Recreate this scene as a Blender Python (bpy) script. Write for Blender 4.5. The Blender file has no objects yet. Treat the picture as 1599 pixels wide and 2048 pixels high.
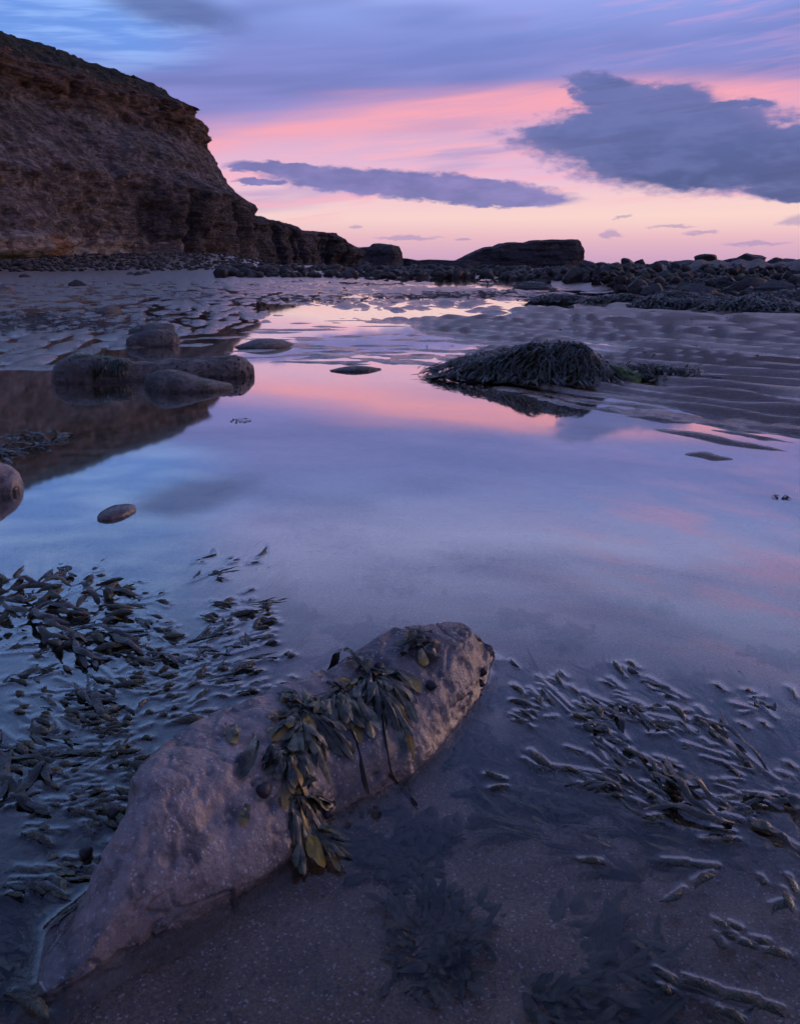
import bpy, math, random
import numpy as np
from mathutils import Vector
from mathutils.bvhtree import BVHTree

random.seed(7)
RNG = np.random.default_rng(11)
S = bpy.context.scene
COL = S.collection

# ------------------------------------------------------------------ camera
FPX, CX, CY, PITCH, EYE = 1536.0, 799.5, 799.0, math.radians(10), 0.9
cam_d = bpy.data.cameras.new('camera')
cam = bpy.data.objects.new('camera', cam_d); COL.objects.link(cam)
cam.location = (0, 0, EYE)
cam.rotation_euler = (math.radians(90) - PITCH, 0, 0)
cam_d.sensor_fit = 'VERTICAL'; cam_d.sensor_height = 36; cam_d.sensor_width = 36
cam_d.lens = FPX / 2048 * 36
cam_d.shift_y = -(1024 - CY) / 2048
cam_d.clip_start = 0.05; cam_d.clip_end = 60000
S.camera = cam
S.render.engine = 'CYCLES'
S.cycles.use_denoising = True
S.cycles.use_adaptive_sampling = True; S.cycles.adaptive_threshold = 0.05; S.cycles.adaptive_min_samples = 12
S.cycles.max_bounces = 4; S.cycles.diffuse_bounces = 2; S.cycles.glossy_bounces = 3; S.cycles.transparent_max_bounces = 8
S.cycles.caustics_reflective = False; S.cycles.caustics_refractive = False
S.view_settings.view_transform = 'Standard'; S.view_settings.look = 'None'
S.view_settings.gamma = 1; S.view_settings.use_curve_mapping = False
S.view_settings.exposure = 0.45


def ray(px, py):
    x = (px - CX) / FPX; z = (CY - py) / FPX
    return x, math.cos(PITCH) + z * math.sin(PITCH), -math.sin(PITCH) + z * math.cos(PITCH)
def at(px, py, z=0.0):
    """ground point (height z) seen at a photo pixel"""
    x, y, zz = ray(px, py); t = (z - EYE) / zz
    return x * t, y * t
def pe(px, py):
    x, y, z = ray(px, py)
    return math.degrees(math.atan2(x, y)), math.degrees(math.atan2(z, math.hypot(x, y)))
def bearing(px, dist):
    x, y, z = ray(px, 528); k = dist / math.hypot(x, y)
    return x * k, y * k
def lin(r, g, b):
    f = lambda c: (c / 12.92) if c <= 0.04045 else ((c + 0.055) / 1.055) ** 2.4
    return (f(r / 255), f(g / 255), f(b / 255), 1)

# ------------------------------------------------------------------ node helpers
class NT:
    def __init__(s, tree):
        s.t = tree; s.n = tree.nodes; s.l = tree.links; s.n.clear()
    def new(s, typ, **kw):
        n = s.n.new(typ)
        for k, v in kw.items(): setattr(n, k, v)
        return n
    def put(s, sock, v):
        if v is None: return
        if hasattr(v, 'is_output'): s.l.new(v, sock)
        else: sock.default_value = v
    def m(s, op, a, b=None, c=None, clamp=False):
        n = s.new('ShaderNodeMath', operation=op, use_clamp=clamp)
        for i, v in enumerate((a, b, c)): s.put(n.inputs[i], v)
        return n.outputs[0]
    def v(s, op, a, b=None, c=None):
        n = s.new('ShaderNodeVectorMath', operation=op)
        for i, v in enumerate((a, b, c)): s.put(n.inputs[i], v)
        return n.outputs['Value'] if op in ('LENGTH', 'DOT_PRODUCT', 'DISTANCE') else n.outputs[0]
    def step(s, x, lo, hi, a=0.0, b=1.0):
        n = s.new('ShaderNodeMapRange', interpolation_type='SMOOTHSTEP')
        for i, v in enumerate((x, lo, hi, a, b)): s.put(n.inputs[i], v)
        return n.outputs[0]
    def mix(s, f, a, b, mode='MIX'):
        n = s.new('ShaderNodeMix', data_type='RGBA', blend_type=mode)
        s.put(n.inputs[0], f); s.put(n.inputs[6], a); s.put(n.inputs[7], b)
        return n.outputs[2]
    def ramp(s, f, stops, interp='LINEAR'):
        n = s.new('ShaderNodeValToRGB'); r = n.color_ramp; r.interpolation = interp
        while len(r.elements) > 1: r.elements.remove(r.elements[-1])
        r.elements[0].position = stops[0][0]; r.elements[0].color = stops[0][1]
        for p, c in stops[1:]:
            e = r.elements.new(p); e.color = c
        s.put(n.inputs[0], f); return n.outputs[0]
    def noise(s, vec, scale, detail=4, rough=0.55, dist=0.0, out=0):
        n = s.new('ShaderNodeTexNoise')
        s.put(n.inputs['Vector'], vec); n.inputs['Scale'].default_value = scale
        n.inputs['Detail'].default_value = detail; n.inputs['Roughness'].default_value = rough
        n.inputs['Distortion'].default_value = dist
        return n.outputs[out]
    def vor(s, vec, scale, feature='F1', out='Distance'):
        n = s.new('ShaderNodeTexVoronoi', feature=feature)
        s.put(n.inputs['Vector'], vec); n.inputs['Scale'].default_value = scale
        return n.outputs[out]
    def bump(s, h, strength, dist, normal=None):
        n = s.new('ShaderNodeBump'); s.put(n.inputs['Height'], h)
        n.inputs['Strength'].default_value = strength; n.inputs['Distance'].default_value = dist
        s.put(n.inputs['Normal'], normal); return n.outputs[0]
    def xyz(s, x, y, z):
        n = s.new('ShaderNodeCombineXYZ')
        for i, v in enumerate((x, y, z)): s.put(n.inputs[i], v)
        return n.outputs[0]
    def sep(s, v):
        n = s.new('ShaderNodeSeparateXYZ'); s.put(n.inputs[0], v); return n.outputs

# ------------------------------------------------------------------ sky (world)
W = bpy.data.worlds.new('World'); S.world = W; W.use_nodes = True
n = NT(W.node_tree)
D = n.new('ShaderNodeTexCoord').outputs['Generated']
dx, dy, dz = n.sep(D)
az = n.m('MULTIPLY', n.m('ARCTAN2', dx, dy), 57.2958)
el = n.m('MULTIPLY', n.m('ARCSINE', dz), 57.2958)
azc = n.m('MINIMUM', n.m('MAXIMUM', az, -34.0), 34.0)
g = n.m('ADD', 10.5, n.m('ADD', n.m('MULTIPLY', azc, 0.10), n.m('MULTIPLY', n.m('MULTIPLY', azc, azc), -0.004)))
eb = n.m('SUBTRACT', el, g)                       # degrees above the pink band
tilt = n.m('SUBTRACT', dz, n.m('MULTIPLY', dx, 0.085))
streak = n.xyz(n.m('MULTIPLY', dx, 1.6), n.m('MULTIPLY', dy, 1.6), n.m('MULTIPLY', tilt, 17.0))
s1 = n.noise(streak, 1.9, 3, 0.55)
s2 = n.noise(streak, 5.0, 3, 0.6)
soft = n.noise(n.xyz(n.m('MULTIPLY', dx, 1.0), n.m('MULTIPLY', dy, 1.0), n.m('MULTIPLY', tilt, 6.0)), 3.2, 2, 0.5)
e01 = n.m('DIVIDE', el, 20.0)
base = n.ramp(e01, [(0.0, lin(188, 150, 180)), (0.03, lin(198, 158, 183)), (0.10, lin(218, 174, 184)), (0.165, lin(230, 196, 192)),
                    (0.23, lin(226, 188, 196)), (0.30, lin(218, 176, 200)), (0.42, lin(208, 166, 194)), (0.55, lin(200, 150, 184)), (1.0, lin(146, 130, 185))])
# a warmer horizon to the right of the view, where the sun went down
warm = n.m('MULTIPLY', n.step(az, -12.0, 24.0), n.m('MULTIPLY', n.step(el, 1.2, 3.2), n.step(el, 6.5, 4.0)))
base = n.mix(n.m('MULTIPLY', warm, 0.32), base, lin(238, 206, 190))
lav = n.m('MULTIPLY', n.step(s1, 0.48, 0.66), n.m('MULTIPLY', n.step(eb, -6.5, -4.0), n.step(eb, 0.4, -1.2)))
base = n.mix(n.m('MULTIPLY', lav, 0.75), base, lin(168, 146, 190))
pk2 = n.m('MULTIPLY', n.step(s2, 0.5, 0.66), n.m('MULTIPLY', n.step(eb, -7.5, -5.5), n.step(eb, -0.5, -2.5)))
base = n.mix(n.m('MULTIPLY', pk2, 0.6), base, lin(234, 168, 182))
ebn = n.m('ADD', eb, n.m('MULTIPLY', n.m('SUBTRACT', s1, 0.5), 2.4))
band = n.m('MULTIPLY', n.step(ebn, -2.0, -0.1), n.step(ebn, 1.5, 0.4))
band = n.m('MULTIPLY', band, n.step(s2, 0.34, 0.60, 0.5, 1.0))
base = n.mix(n.m('MULTIPLY', band, 0.9), base, lin(232, 158, 172))
base = n.v('MULTIPLY', base, (0.88, 0.88, 0.89))
# violet veil above the band
veil_c = n.ramp(n.m('DIVIDE', el, 60.0), [(0.13, lin(134, 120, 176)), (0.20, lin(106, 112, 170)), (0.245, lin(106, 120, 182)), (0.28, lin(126, 144, 206)), (0.33, lin(172, 180, 234)), (0.40, lin(156, 168, 224)), (0.50, lin(88, 108, 168)), (0.75, lin(70, 90, 148)), (1.0, lin(60, 80, 140))])
veil_c = n.mix(n.m('MULTIPLY', n.step(s1, 0.35, 0.68), 0.45), veil_c, lin(134, 138, 200))
veil_c = n.mix(n.m('MULTIPLY', n.step(soft, 0.5, 0.72), 0.5), veil_c, lin(88, 102, 162))
pv = n.m('MULTIPLY', n.step(az, 4.0, 24.0), n.m('MULTIPLY', n.step(s2, 0.46, 0.66), n.step(el, 30.0, 20.0)))
veil_c = n.mix(n.m('MULTIPLY', n.m('MULTIPLY', pv, n.step(el, 13.0, 19.0, 0.35, 1.0)), 0.5), veil_c, lin(206, 150, 190))
ebv = n.m('ADD', eb, n.m('MULTIPLY', n.m('SUBTRACT', s1, 0.5), 3.0))
sky = n.mix(n.step(ebv, -0.1, 2.2), base, veil_c)
# clear blue gap at the upper left, cloud streaks across it
ga, ge = pe(190, 45)
blue = n.m('MULTIPLY', n.step(az, -10.0, -19.0), n.step(n.m('ADD', el, n.m('MULTIPLY', n.m('SUBTRACT', soft, 0.5), 9.0)), 10.5, 14.5))
blue = n.m('MULTIPLY', blue, n.step(el, 45.0, 22.0))
sky = n.mix(n.m('MULTIPLY', blue, 0.9), sky, n.mix(n.step(s2, 0.4, 0.66), lin(96, 136, 206), lin(132, 166, 224)))

# separate grey-blue clouds
warp = n.m('SUBTRACT', n.noise(n.xyz(dx, dy, n.m('MULTIPLY', dz, 2.4)), 13.0, 6, 0.64), 0.5)
wv = n.xyz(n.m('MULTIPLY', warp, 5.0), n.m('MULTIPLY', warp, -2.4), 0.0)
P0 = n.xyz(az, el, 0.0)
P1 = n.v('ADD', P0, wv)
sm_w = n.m('SUBTRACT', n.noise(n.xyz(dx, dy, n.m('MULTIPLY', dz, 2.5)), 48.0, 3, 0.55), 0.5)
P2 = n.v('ADD', P0, n.xyz(n.m('MULTIPLY', sm_w, 2.4), n.m('MULTIPLY', sm_w, 0.7), 0.0))
def blob(P, px, py, rx, ry, shear=0.0):
    a, e = pe(px, py); k = 1 / 27.5
    Q = P
    if shear:
        sx, sy, _ = n.sep(P)
        Q = n.xyz(sx, n.m('MULTIPLY_ADD', n.m('SUBTRACT', sx, a), -shear, sy), 0.0)
    q = n.v('MULTIPLY_ADD', Q, (1 / (rx * k), 1 / (ry * k), 0), (-a / (rx * k), -e / (ry * k), 0))
    return n.m('SUBTRACT', 1.0, n.v('LENGTH', q))
def union(items):
    r = items[0]
    for i in items[1:]: r = n.m('SMOOTH_MAX', r, i, 0.16)
    return r
big = union([blob(P1, 1290, 262, 285, 70), blob(P1, 1430, 315, 350, 76, -0.05), blob(P1, 1206, 184, 84, 36), blob(P1, 1310, 215, 130, 54),
             blob(P1, 1640, 306, 260, 84), blob(P1, 1470, 212, 80, 15), blob(P1, 1590, 380, 100, 20), blob(P1, 1400, 358, 110, 26)])
lent = union([blob(P2, 830, 372, 350, 33, -0.082), blob(P2, 560, 336, 120, 14, -0.03), blob(P2, 1010, 398, 150, 20, -0.02), blob(P2, 520, 364, 62, 9)])
smalls = union([blob(P2, 1223, 468, 26, 12), blob(P2, 1345, 453, 58, 4), blob(P2, 1240, 434, 18, 4), blob(P2, 1505, 489, 66, 6),
                blob(P2, 1602, 442, 40, 14), blob(P2, 716, 453, 18, 4), blob(P2, 815, 476, 85, 5), blob(P2, 926, 479, 20, 4), blob(P2, 1400, 466, 40, 5)])
upper = blob(P1, 330, 10, 190, 46, -0.15)
cn = n.noise(n.xyz(dx, dy, n.m('MULTIPLY', dz, 3.0)), 14.0, 3, 0.6)
cshade = n.mix(n.step(el, 5.0, 11.5), lin(66, 82, 130), lin(92, 104, 160))
cshade = n.mix(n.m('MULTIPLY', n.step(cn, 0.40, 0.66), 0.55), cshade, lin(100, 110, 164))
cshade = n.mix(n.m('MULTIPLY', n.step(s2, 0.50, 0.68), 0.5), cshade, lin(74, 88, 136))
bd = n.m('ADD', big, n.m('MULTIPLY_ADD', warp, 0.5, n.m('MULTIPLY', sm_w, 0.45)))
cshade = n.v('MULTIPLY', cshade, (0.90, 0.92, 0.92))
mb = n.step(bd, 0.0, 0.34)
sky = n.mix(n.m('MULTIPLY', n.step(upper, 0.0, 0.7), 0.75), sky, lin(80, 92, 140))
sky = n.mix(n.m('MULTIPLY', mb, 0.97), sky, n.mix(n.step(big, 0.0, 0.45), lin(118, 112, 164), cshade))
sky = n.mix(n.m('MULTIPLY', n.step(lent, 0.0, 0.3), 0.92), sky, n.mix(n.step(cn, 0.35, 0.7), lin(92, 98, 152), lin(118, 114, 170)))
sky = n.mix(n.m('MULTIPLY', n.step(smalls, 0.0, 0.6), 0.55), sky, lin(134, 122, 168))
nis = n.new('ShaderNodeTexSky', sky_type='NISHITA', sun_disc=False)
nis.sun_elevation = math.radians(3); nis.sun_rotation = math.radians(58); nis.altitude = 0; nis.air_density = 1.2; nis.dust_density = 2
SKY_GAIN = 1.0
clear = n.mix(1.0, nis.outputs[0], (0.06, 0.06, 0.06, 1), 'MULTIPLY')
sky = n.mix(0.03, sky, clear)
# dusk: the sky fades with distance from where the sun went down
away = n.step(n.v('DOT_PRODUCT', D, (0.34, 0.94, 0.0)), 0.72, -0.7, 1.0, 0.55)
sky = n.v('MULTIPLY', sky, n.xyz(away, away, n.m('POWER', away, 0.85)))
bg = n.new('ShaderNodeBackground'); n.put(bg.inputs[0], sky); bg.inputs[1].default_value = SKY_GAIN
n.l.new(bg.outputs[0], n.new('ShaderNodeOutputWorld').inputs[0])
W.cycles.sampling_method = 'MANUAL'; W.cycles.sample_map_resolution = 256

# last warm light, very low on the right
sun_d = bpy.data.lights.new('sun', 'SUN'); sun_d.energy = 0.5; sun_d.angle = math.radians(32); sun_d.color = (1.0, 0.60, 0.44)
sun = bpy.data.objects.new('sun', sun_d); COL.objects.link(sun)
sa, se = math.radians(58), math.radians(9)
sv = Vector((math.sin(sa) * math.cos(se), math.cos(sa) * math.cos(se), math.sin(se)))
sun.rotation_euler = sv.to_track_quat('Z', 'Y').to_euler()

# ------------------------------------------------------------------ numpy noise
def _hash(ix, iy, iz, s):
    h = (ix.astype(np.uint32) * np.uint32(374761393) + iy.astype(np.uint32) * np.uint32(668265263)
         + iz.astype(np.uint32) * np.uint32(2246822519) + np.uint32((s * 3266489917) & 0xffffffff))
    h = (h ^ (h >> np.uint32(13))) * np.uint32(1274126177)
    h = (h ^ (h >> np.uint32(15))) * np.uint32(2246822519)
    return ((h ^ (h >> np.uint32(16))) & np.uint32(0xffffff)).astype(np.float64) / 16777216.0
def vn2(x, y, s=0):
    x = np.asarray(x, float); y = np.asarray(y, float)
    ix = np.floor(x); iy = np.floor(y); fx = x - ix; fy = y - iy
    ix = ix.astype(np.int64); iy = iy.astype(np.int64); z = np.zeros_like(ix)
    u = fx * fx * fx * (fx * (fx * 6 - 15) + 10); v = fy * fy * fy * (fy * (fy * 6 - 15) + 10)
    a = _hash(ix, iy, z, s); b = _hash(ix + 1, iy, z, s); c = _hash(ix, iy + 1, z, s); d = _hash(ix + 1, iy + 1, z, s)
    return (a + (b - a) * u) * (1 - v) + (c + (d - c) * u) * v
def vn3(x, y, zz, s=0):
    ix = np.floor(x); iy = np.floor(y); iz = np.floor(zz); fx, fy, fz = x - ix, y - iy, zz - iz
    ix, iy, iz = ix.astype(np.int64), iy.astype(np.int64), iz.astype(np.int64)
    u, v, w = (f * f * f * (f * (f * 6 - 15) + 10) for f in (fx, fy, fz))
    r = 0
    for k, wk in ((0, 1 - w), (1, w)):
        a = _hash(ix, iy, iz + k, s); b = _hash(ix + 1, iy, iz + k, s); c = _hash(ix, iy + 1, iz + k, s); d = _hash(ix + 1, iy + 1, iz + k, s)
        r = r + ((a + (b - a) * u) * (1 - v) + (c + (d - c) * u) * v) * wk
    return r
def fbm2(x, y, o=4, s=0, g=0.5):
    t = 0; a = 1; w = 0
    for i in range(o):
        t = t + a * (vn2(x * 2 ** i + 17.3 * i, y * 2 ** i - 9.1 * i, s + i) - 0.5); w += a; a *= g
    return t / w * 2
def fbm3(x, y, z, o=4, s=0, g=0.5):
    t = 0; a = 1; w = 0
    for i in range(o):
        k = 2 ** i
        t = t + a * (vn3(x * k + 17.3 * i, y * k - 9.1 * i, z * k + 4.7 * i, s + i) - 0.5); w += a; a *= g
    return t / w * 2
def vor2(x, y, s=0, jit=0.9):
    ix = np.floor(x).astype(np.int64); iy = np.floor(y).astype(np.int64)
    best = np.full(x.shape, 9.0); sec = best.copy(); cid = np.zeros(x.shape)
    for i in (-1, 0, 1):
        for j in (-1, 0, 1):
            cx, cy = ix + i, iy + j; z = np.zeros_like(cx)
            px = cx + 0.5 + (_hash(cx, cy, z, s) - 0.5) * jit; py = cy + 0.5 + (_hash(cx, cy, z, s + 1) - 0.5) * jit
            d = np.hypot(x - px, y - py); h = _hash(cx, cy, z, s + 2)
            m = d < best
            sec = np.where(m, best, np.minimum(sec, d)); cid = np.where(m, h, cid); best = np.where(m, d, best)
    return best, sec, cid
def sstep(x, a, b):
    t = np.clip((x - a) / (b - a), 0, 1); return t * t * (3 - 2 * t)
def seg_dist(X, Y, ax, ay, bx, by):
    vx, vy = bx - ax, by - ay; L = vx * vx + vy * vy + 1e-12
    t = np.clip(((X - ax) * vx + (Y - ay) * vy) / L, 0, 1)
    return np.hypot(X - ax - t * vx, Y - ay - t * vy), t
def poly_sd(X, Y, P):
    """signed distance, negative inside"""
    d = np.full(X.shape, 1e9); ins = np.zeros(X.shape, bool)
    for (ax, ay), (bx, by) in zip(P, P[1:] + P[:1]):
        d = np.minimum(d, seg_dist(X, Y, ax, ay, bx, by)[0])
        c = (ay > Y) != (by > Y)
        with np.errstate(divide='ignore', invalid='ignore'):
            xi = (bx - ax) * (Y - ay) / (by - ay + 1e-15) + ax
        ins ^= c & (X < xi)
    return np.where(ins, -d, d)
def crom(P, k):
    """Catmull-Rom through the rows of P, k samples over the whole length"""
    P = np.asarray(P, float); q = np.vstack([2 * P[0] - P[1], P, 2 * P[-1] - P[-2]])
    t = np.linspace(0, len(P) - 1, k); i = np.minimum(t.astype(int), len(P) - 2); f = (t - i)[:, None]
    a, b, c, d = q[i], q[i + 1], q[i + 2], q[i + 3]
    return 0.5 * (2 * b + (c - a) * f + (2 * a - 5 * b + 4 * c - d) * f ** 2 + (3 * b - a - 3 * c + d) * f ** 3)

# ------------------------------------------------------------------ mesh helpers
def mesh_from(name, V, Fq, smooth=True):
    me = bpy.data.meshes.new(name)
    V = np.asarray(V, np.float32); Fq = np.asarray(Fq, np.int32); k = Fq.shape[1]
    me.vertices.add(len(V)); me.vertices.foreach_set('co', V.ravel())
    me.loops.add(Fq.size); me.loops.foreach_set('vertex_index', Fq.ravel())
    me.polygons.add(len(Fq)); me.polygons.foreach_set('loop_start', np.arange(0, Fq.size, k, dtype=np.int32))
    me.update(calc_edges=True)
    if smooth: me.polygons.foreach_set('use_smooth', np.ones(len(Fq), bool))
    return me
def grid_faces(r, c, wrap=False):
    i = np.arange(r - 1)[:, None]; j = np.arange(c if wrap else c - 1)[None, :]
    a = i * c + j; b = i * c + (j + 1) % c
    return np.stack([a, b, b + c, a + c], -1).reshape(-1, 4)
def obj(name, me, mat=None, parent=None):
    o = bpy.data.objects.new(name, me); COL.objects.link(o)
    if mat is not None and me is not None and not me.materials: me.materials.append(mat)
    if parent is not None: o.parent = parent
    return o
def tag(o, label, cat=None, group=None, kind=None):
    if label: o['label'] = label
    if cat: o['category'] = cat
    if group: o['group'] = group
    if kind: o['kind'] = kind
    return o
def empty(name, loc):
    o = bpy.data.objects.new(name, None); COL.objects.link(o); o.location = loc; o.empty_display_size = 0.1
    return o

# ------------------------------------------------------------------ materials
def material(name):
    m = bpy.data.materials.new(name); m.use_nodes = True
    t = NT(m.node_tree); b = t.new('ShaderNodeBsdfPrincipled'); o = t.new('ShaderNodeOutputMaterial')
    t.l.new(b.outputs[0], o.inputs[0]); return m, t, b, o
def coords(t, obj_space=False):
    return t.new('ShaderNodeTexCoord').outputs['Object'] if obj_space else t.new('ShaderNodeNewGeometry').outputs['Position']

def sand_mat():
    m, t, b, o = material('wet_sand'); P = coords(t); x, y, z = t.sep(P)
    big_ = t.noise(P, 1.3, 4); med = t.noise(P, 9.0, 5, 0.6)
    grain = t.vor(P, 330.0, out='Color'); gs = t.sep(grain)[0]; gs2 = t.sep(t.vor(P, 170.0, out='Color'))[1]
    c = t.mix(big_, (0.150, 0.098, 0.064, 1), (0.255, 0.170, 0.112, 1))
    c = t.mix(t.m('MULTIPLY', t.step(med, 0.55, 0.75), 0.5), c, (0.07, 0.052, 0.045, 1))
    c = t.mix(0.75, c, t.mix(t.step(gs, 0.0, 1.0), (0.45, 0.45, 0.46, 1), (1.75, 1.7, 1.65, 1)), 'MULTIPLY')
    c = t.mix(t.m('MULTIPLY', t.step(gs, 0.955, 0.965), 0.8), c, (0.55, 0.50, 0.48, 1))
    c = t.mix(t.m('MULTIPLY', t.step(gs2, 0.03, 0.02), 0.8), c, (0.02, 0.02, 0.025, 1))
    c = t.mix(t.m('MULTIPLY', t.step(z, 0.0, -0.03), 0.25), c, (0.060, 0.045, 0.037, 1))     # drowned bed, darker below the water level
    t.put(b.inputs['Base Color'], c)
    wet = t.step(t.m('ADD', z, t.m('MULTIPLY', t.m('SUBTRACT', med, 0.5), 0.012)), 0.022, 0.002)
    t.put(b.inputs['Roughness'], t.m('MULTIPLY_ADD', wet, -0.14, 0.33))
    b.inputs['Specular IOR Level'].default_value = 0.6
    h = t.m('ADD', t.m('MULTIPLY', gs, 0.0011), t.m('MULTIPLY', t.noise(P, 40.0, 4, 0.6), 0.006))
    t.put(b.inputs['Normal'], t.bump(h, 0.28, 1.0))
    return m

def water_mat(name, p=3.6, r0=0.018, rough=0.035, tint=(0.90, 0.87, 0.80, 1), bump=0.0):
    m, t, b, o = material(name); t.n.remove(b)
    gl = t.new('ShaderNodeBsdfGlossy'); gl.inputs['Roughness'].default_value = rough; gl.inputs['Color'].default_value = (0.97, 0.97, 0.97, 1)
    tr = t.new('ShaderNodeBsdfTransparent'); tr.inputs[0].default_value = tint
    lw = t.new('ShaderNodeLayerWeight'); lw.inputs[0].default_value = 0.5
    f = t.m('SUBTRACT', 1.0, t.m('POWER', t.m('SUBTRACT', 1.0, t.m('POWER', lw.outputs['Facing'], p)), 2.1))
    f = t.m('MULTIPLY_ADD', f, 1 - r0, r0, clamp=True)
    if bump:
        P = coords(t); x, y, z = t.sep(P)
        nb = t.bump(t.noise(t.xyz(x, t.m('MULTIPLY', y, 0.6), z), 1.2, 3), bump, 0.05)
        t.put(gl.inputs['Normal'], nb)
    mx = t.new('ShaderNodeMixShader'); t.put(mx.inputs[0], f); t.l.new(tr.outputs[0], mx.inputs[1]); t.l.new(gl.outputs[0], mx.inputs[2])
    t.l.new(mx.outputs[0], o.inputs[0]); return m

def sea_mat():
    m, t, b, o = material('sea_water'); P = coords(t); x, y, z = t.sep(P)
    b.inputs['Base Color'].default_value = (0.03, 0.04, 0.06, 1); b.inputs['Roughness'].default_value = 0.18; b.inputs['IOR'].default_value = 1.33
    t.put(b.inputs['Normal'], t.bump(t.noise(t.xyz(t.m('MULTIPLY', x, 0.15), t.m('MULTIPLY', y, 0.5), z), 0.6, 4), 0.5, 1.0)); return m

def rock_mat(name, a, b_, c_, scale, rough=0.6, bump=0.01, fine=1.0, speck=0.8, lowk=1.0, grit=0.0, wetz=None, green=0.0, objspace=True, pock=0.5, var=0.25):
    m, t, b, o = material(name); P = coords(t, objspace); G = coords(t); gz = t.sep(G)[2]
    n1 = t.noise(P, scale * lowk, 4, 0.6); n2 = t.noise(P, scale * 5, 5, 0.65); n3 = t.noise(P, scale * 28, 3, 0.7)
    c = t.mix(t.step(n1, 0.38, 0.60), a, b_)
    c = t.mix(t.m('MULTIPLY', t.step(n2, 0.49, 0.66), 0.8), c, c_)
    c = t.mix(speck, c, t.ramp(n3, [(0.25, (0.5, 0.5, 0.5, 1)), (0.5, (1, 1, 1, 1)), (0.78, (1.6, 1.55, 1.5, 1))]), 'MULTIPLY')
    if grit: c = t.mix(t.m('MULTIPLY', t.step(t.sep(t.vor(P, 300.0, out='Color'))[0], 0.955, 0.965), grit), c, (0.50, 0.47, 0.46, 1))
    rnd = t.new('ShaderNodeObjectInfo').outputs['Random']
    c = t.mix(1.0, c, t.ramp(rnd, [(0, (1 - var, 1 - var, 1 - var, 1)), (1, (1 + var, 1 + var, 1 + var * 0.9, 1))]), 'MULTIPLY')
    if green:
        nrm = t.sep(t.new('ShaderNodeNewGeometry').outputs['Normal'])[2]
        gm = t.m('MULTIPLY', t.step(t.noise(P, scale * 1.7, 4), 0.54, 0.64), t.m('MULTIPLY', t.step(nrm, 0.2, 0.7), green))
        c = t.mix(gm, c, (0.06, 0.10, 0.02, 1))
    t.put(b.inputs['Base Color'], c)
    r = t.m('MULTIPLY_ADD', n2, 0.25, rough - 0.12)
    if wetz is not None:
        wv_ = t.step(t.m('ADD', gz, t.m('MULTIPLY', t.m('SUBTRACT', n2, 0.5), wetz * 0.7)), wetz, wetz * 0.3)
        t.put(b.inputs['Base Color'], t.mix(t.m('MULTIPLY', wv_, 0.45), c, (0.02, 0.018, 0.016, 1)))
        r = t.m('MULTIPLY_ADD', wv_, -0.22, r)
    t.put(b.inputs['Roughness'], r)
    v = t.vor(P, scale * 9, 'F1')
    h = t.m('ADD', t.m('MULTIPLY', n2, 1.0), t.m('ADD', t.m('MULTIPLY', n3, 0.4 * fine), t.m('MULTIPLY', t.step(v, 0.0, 0.3), pock)))
    t.put(b.inputs['Normal'], t.bump(h, 0.8, bump)); return m

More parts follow.
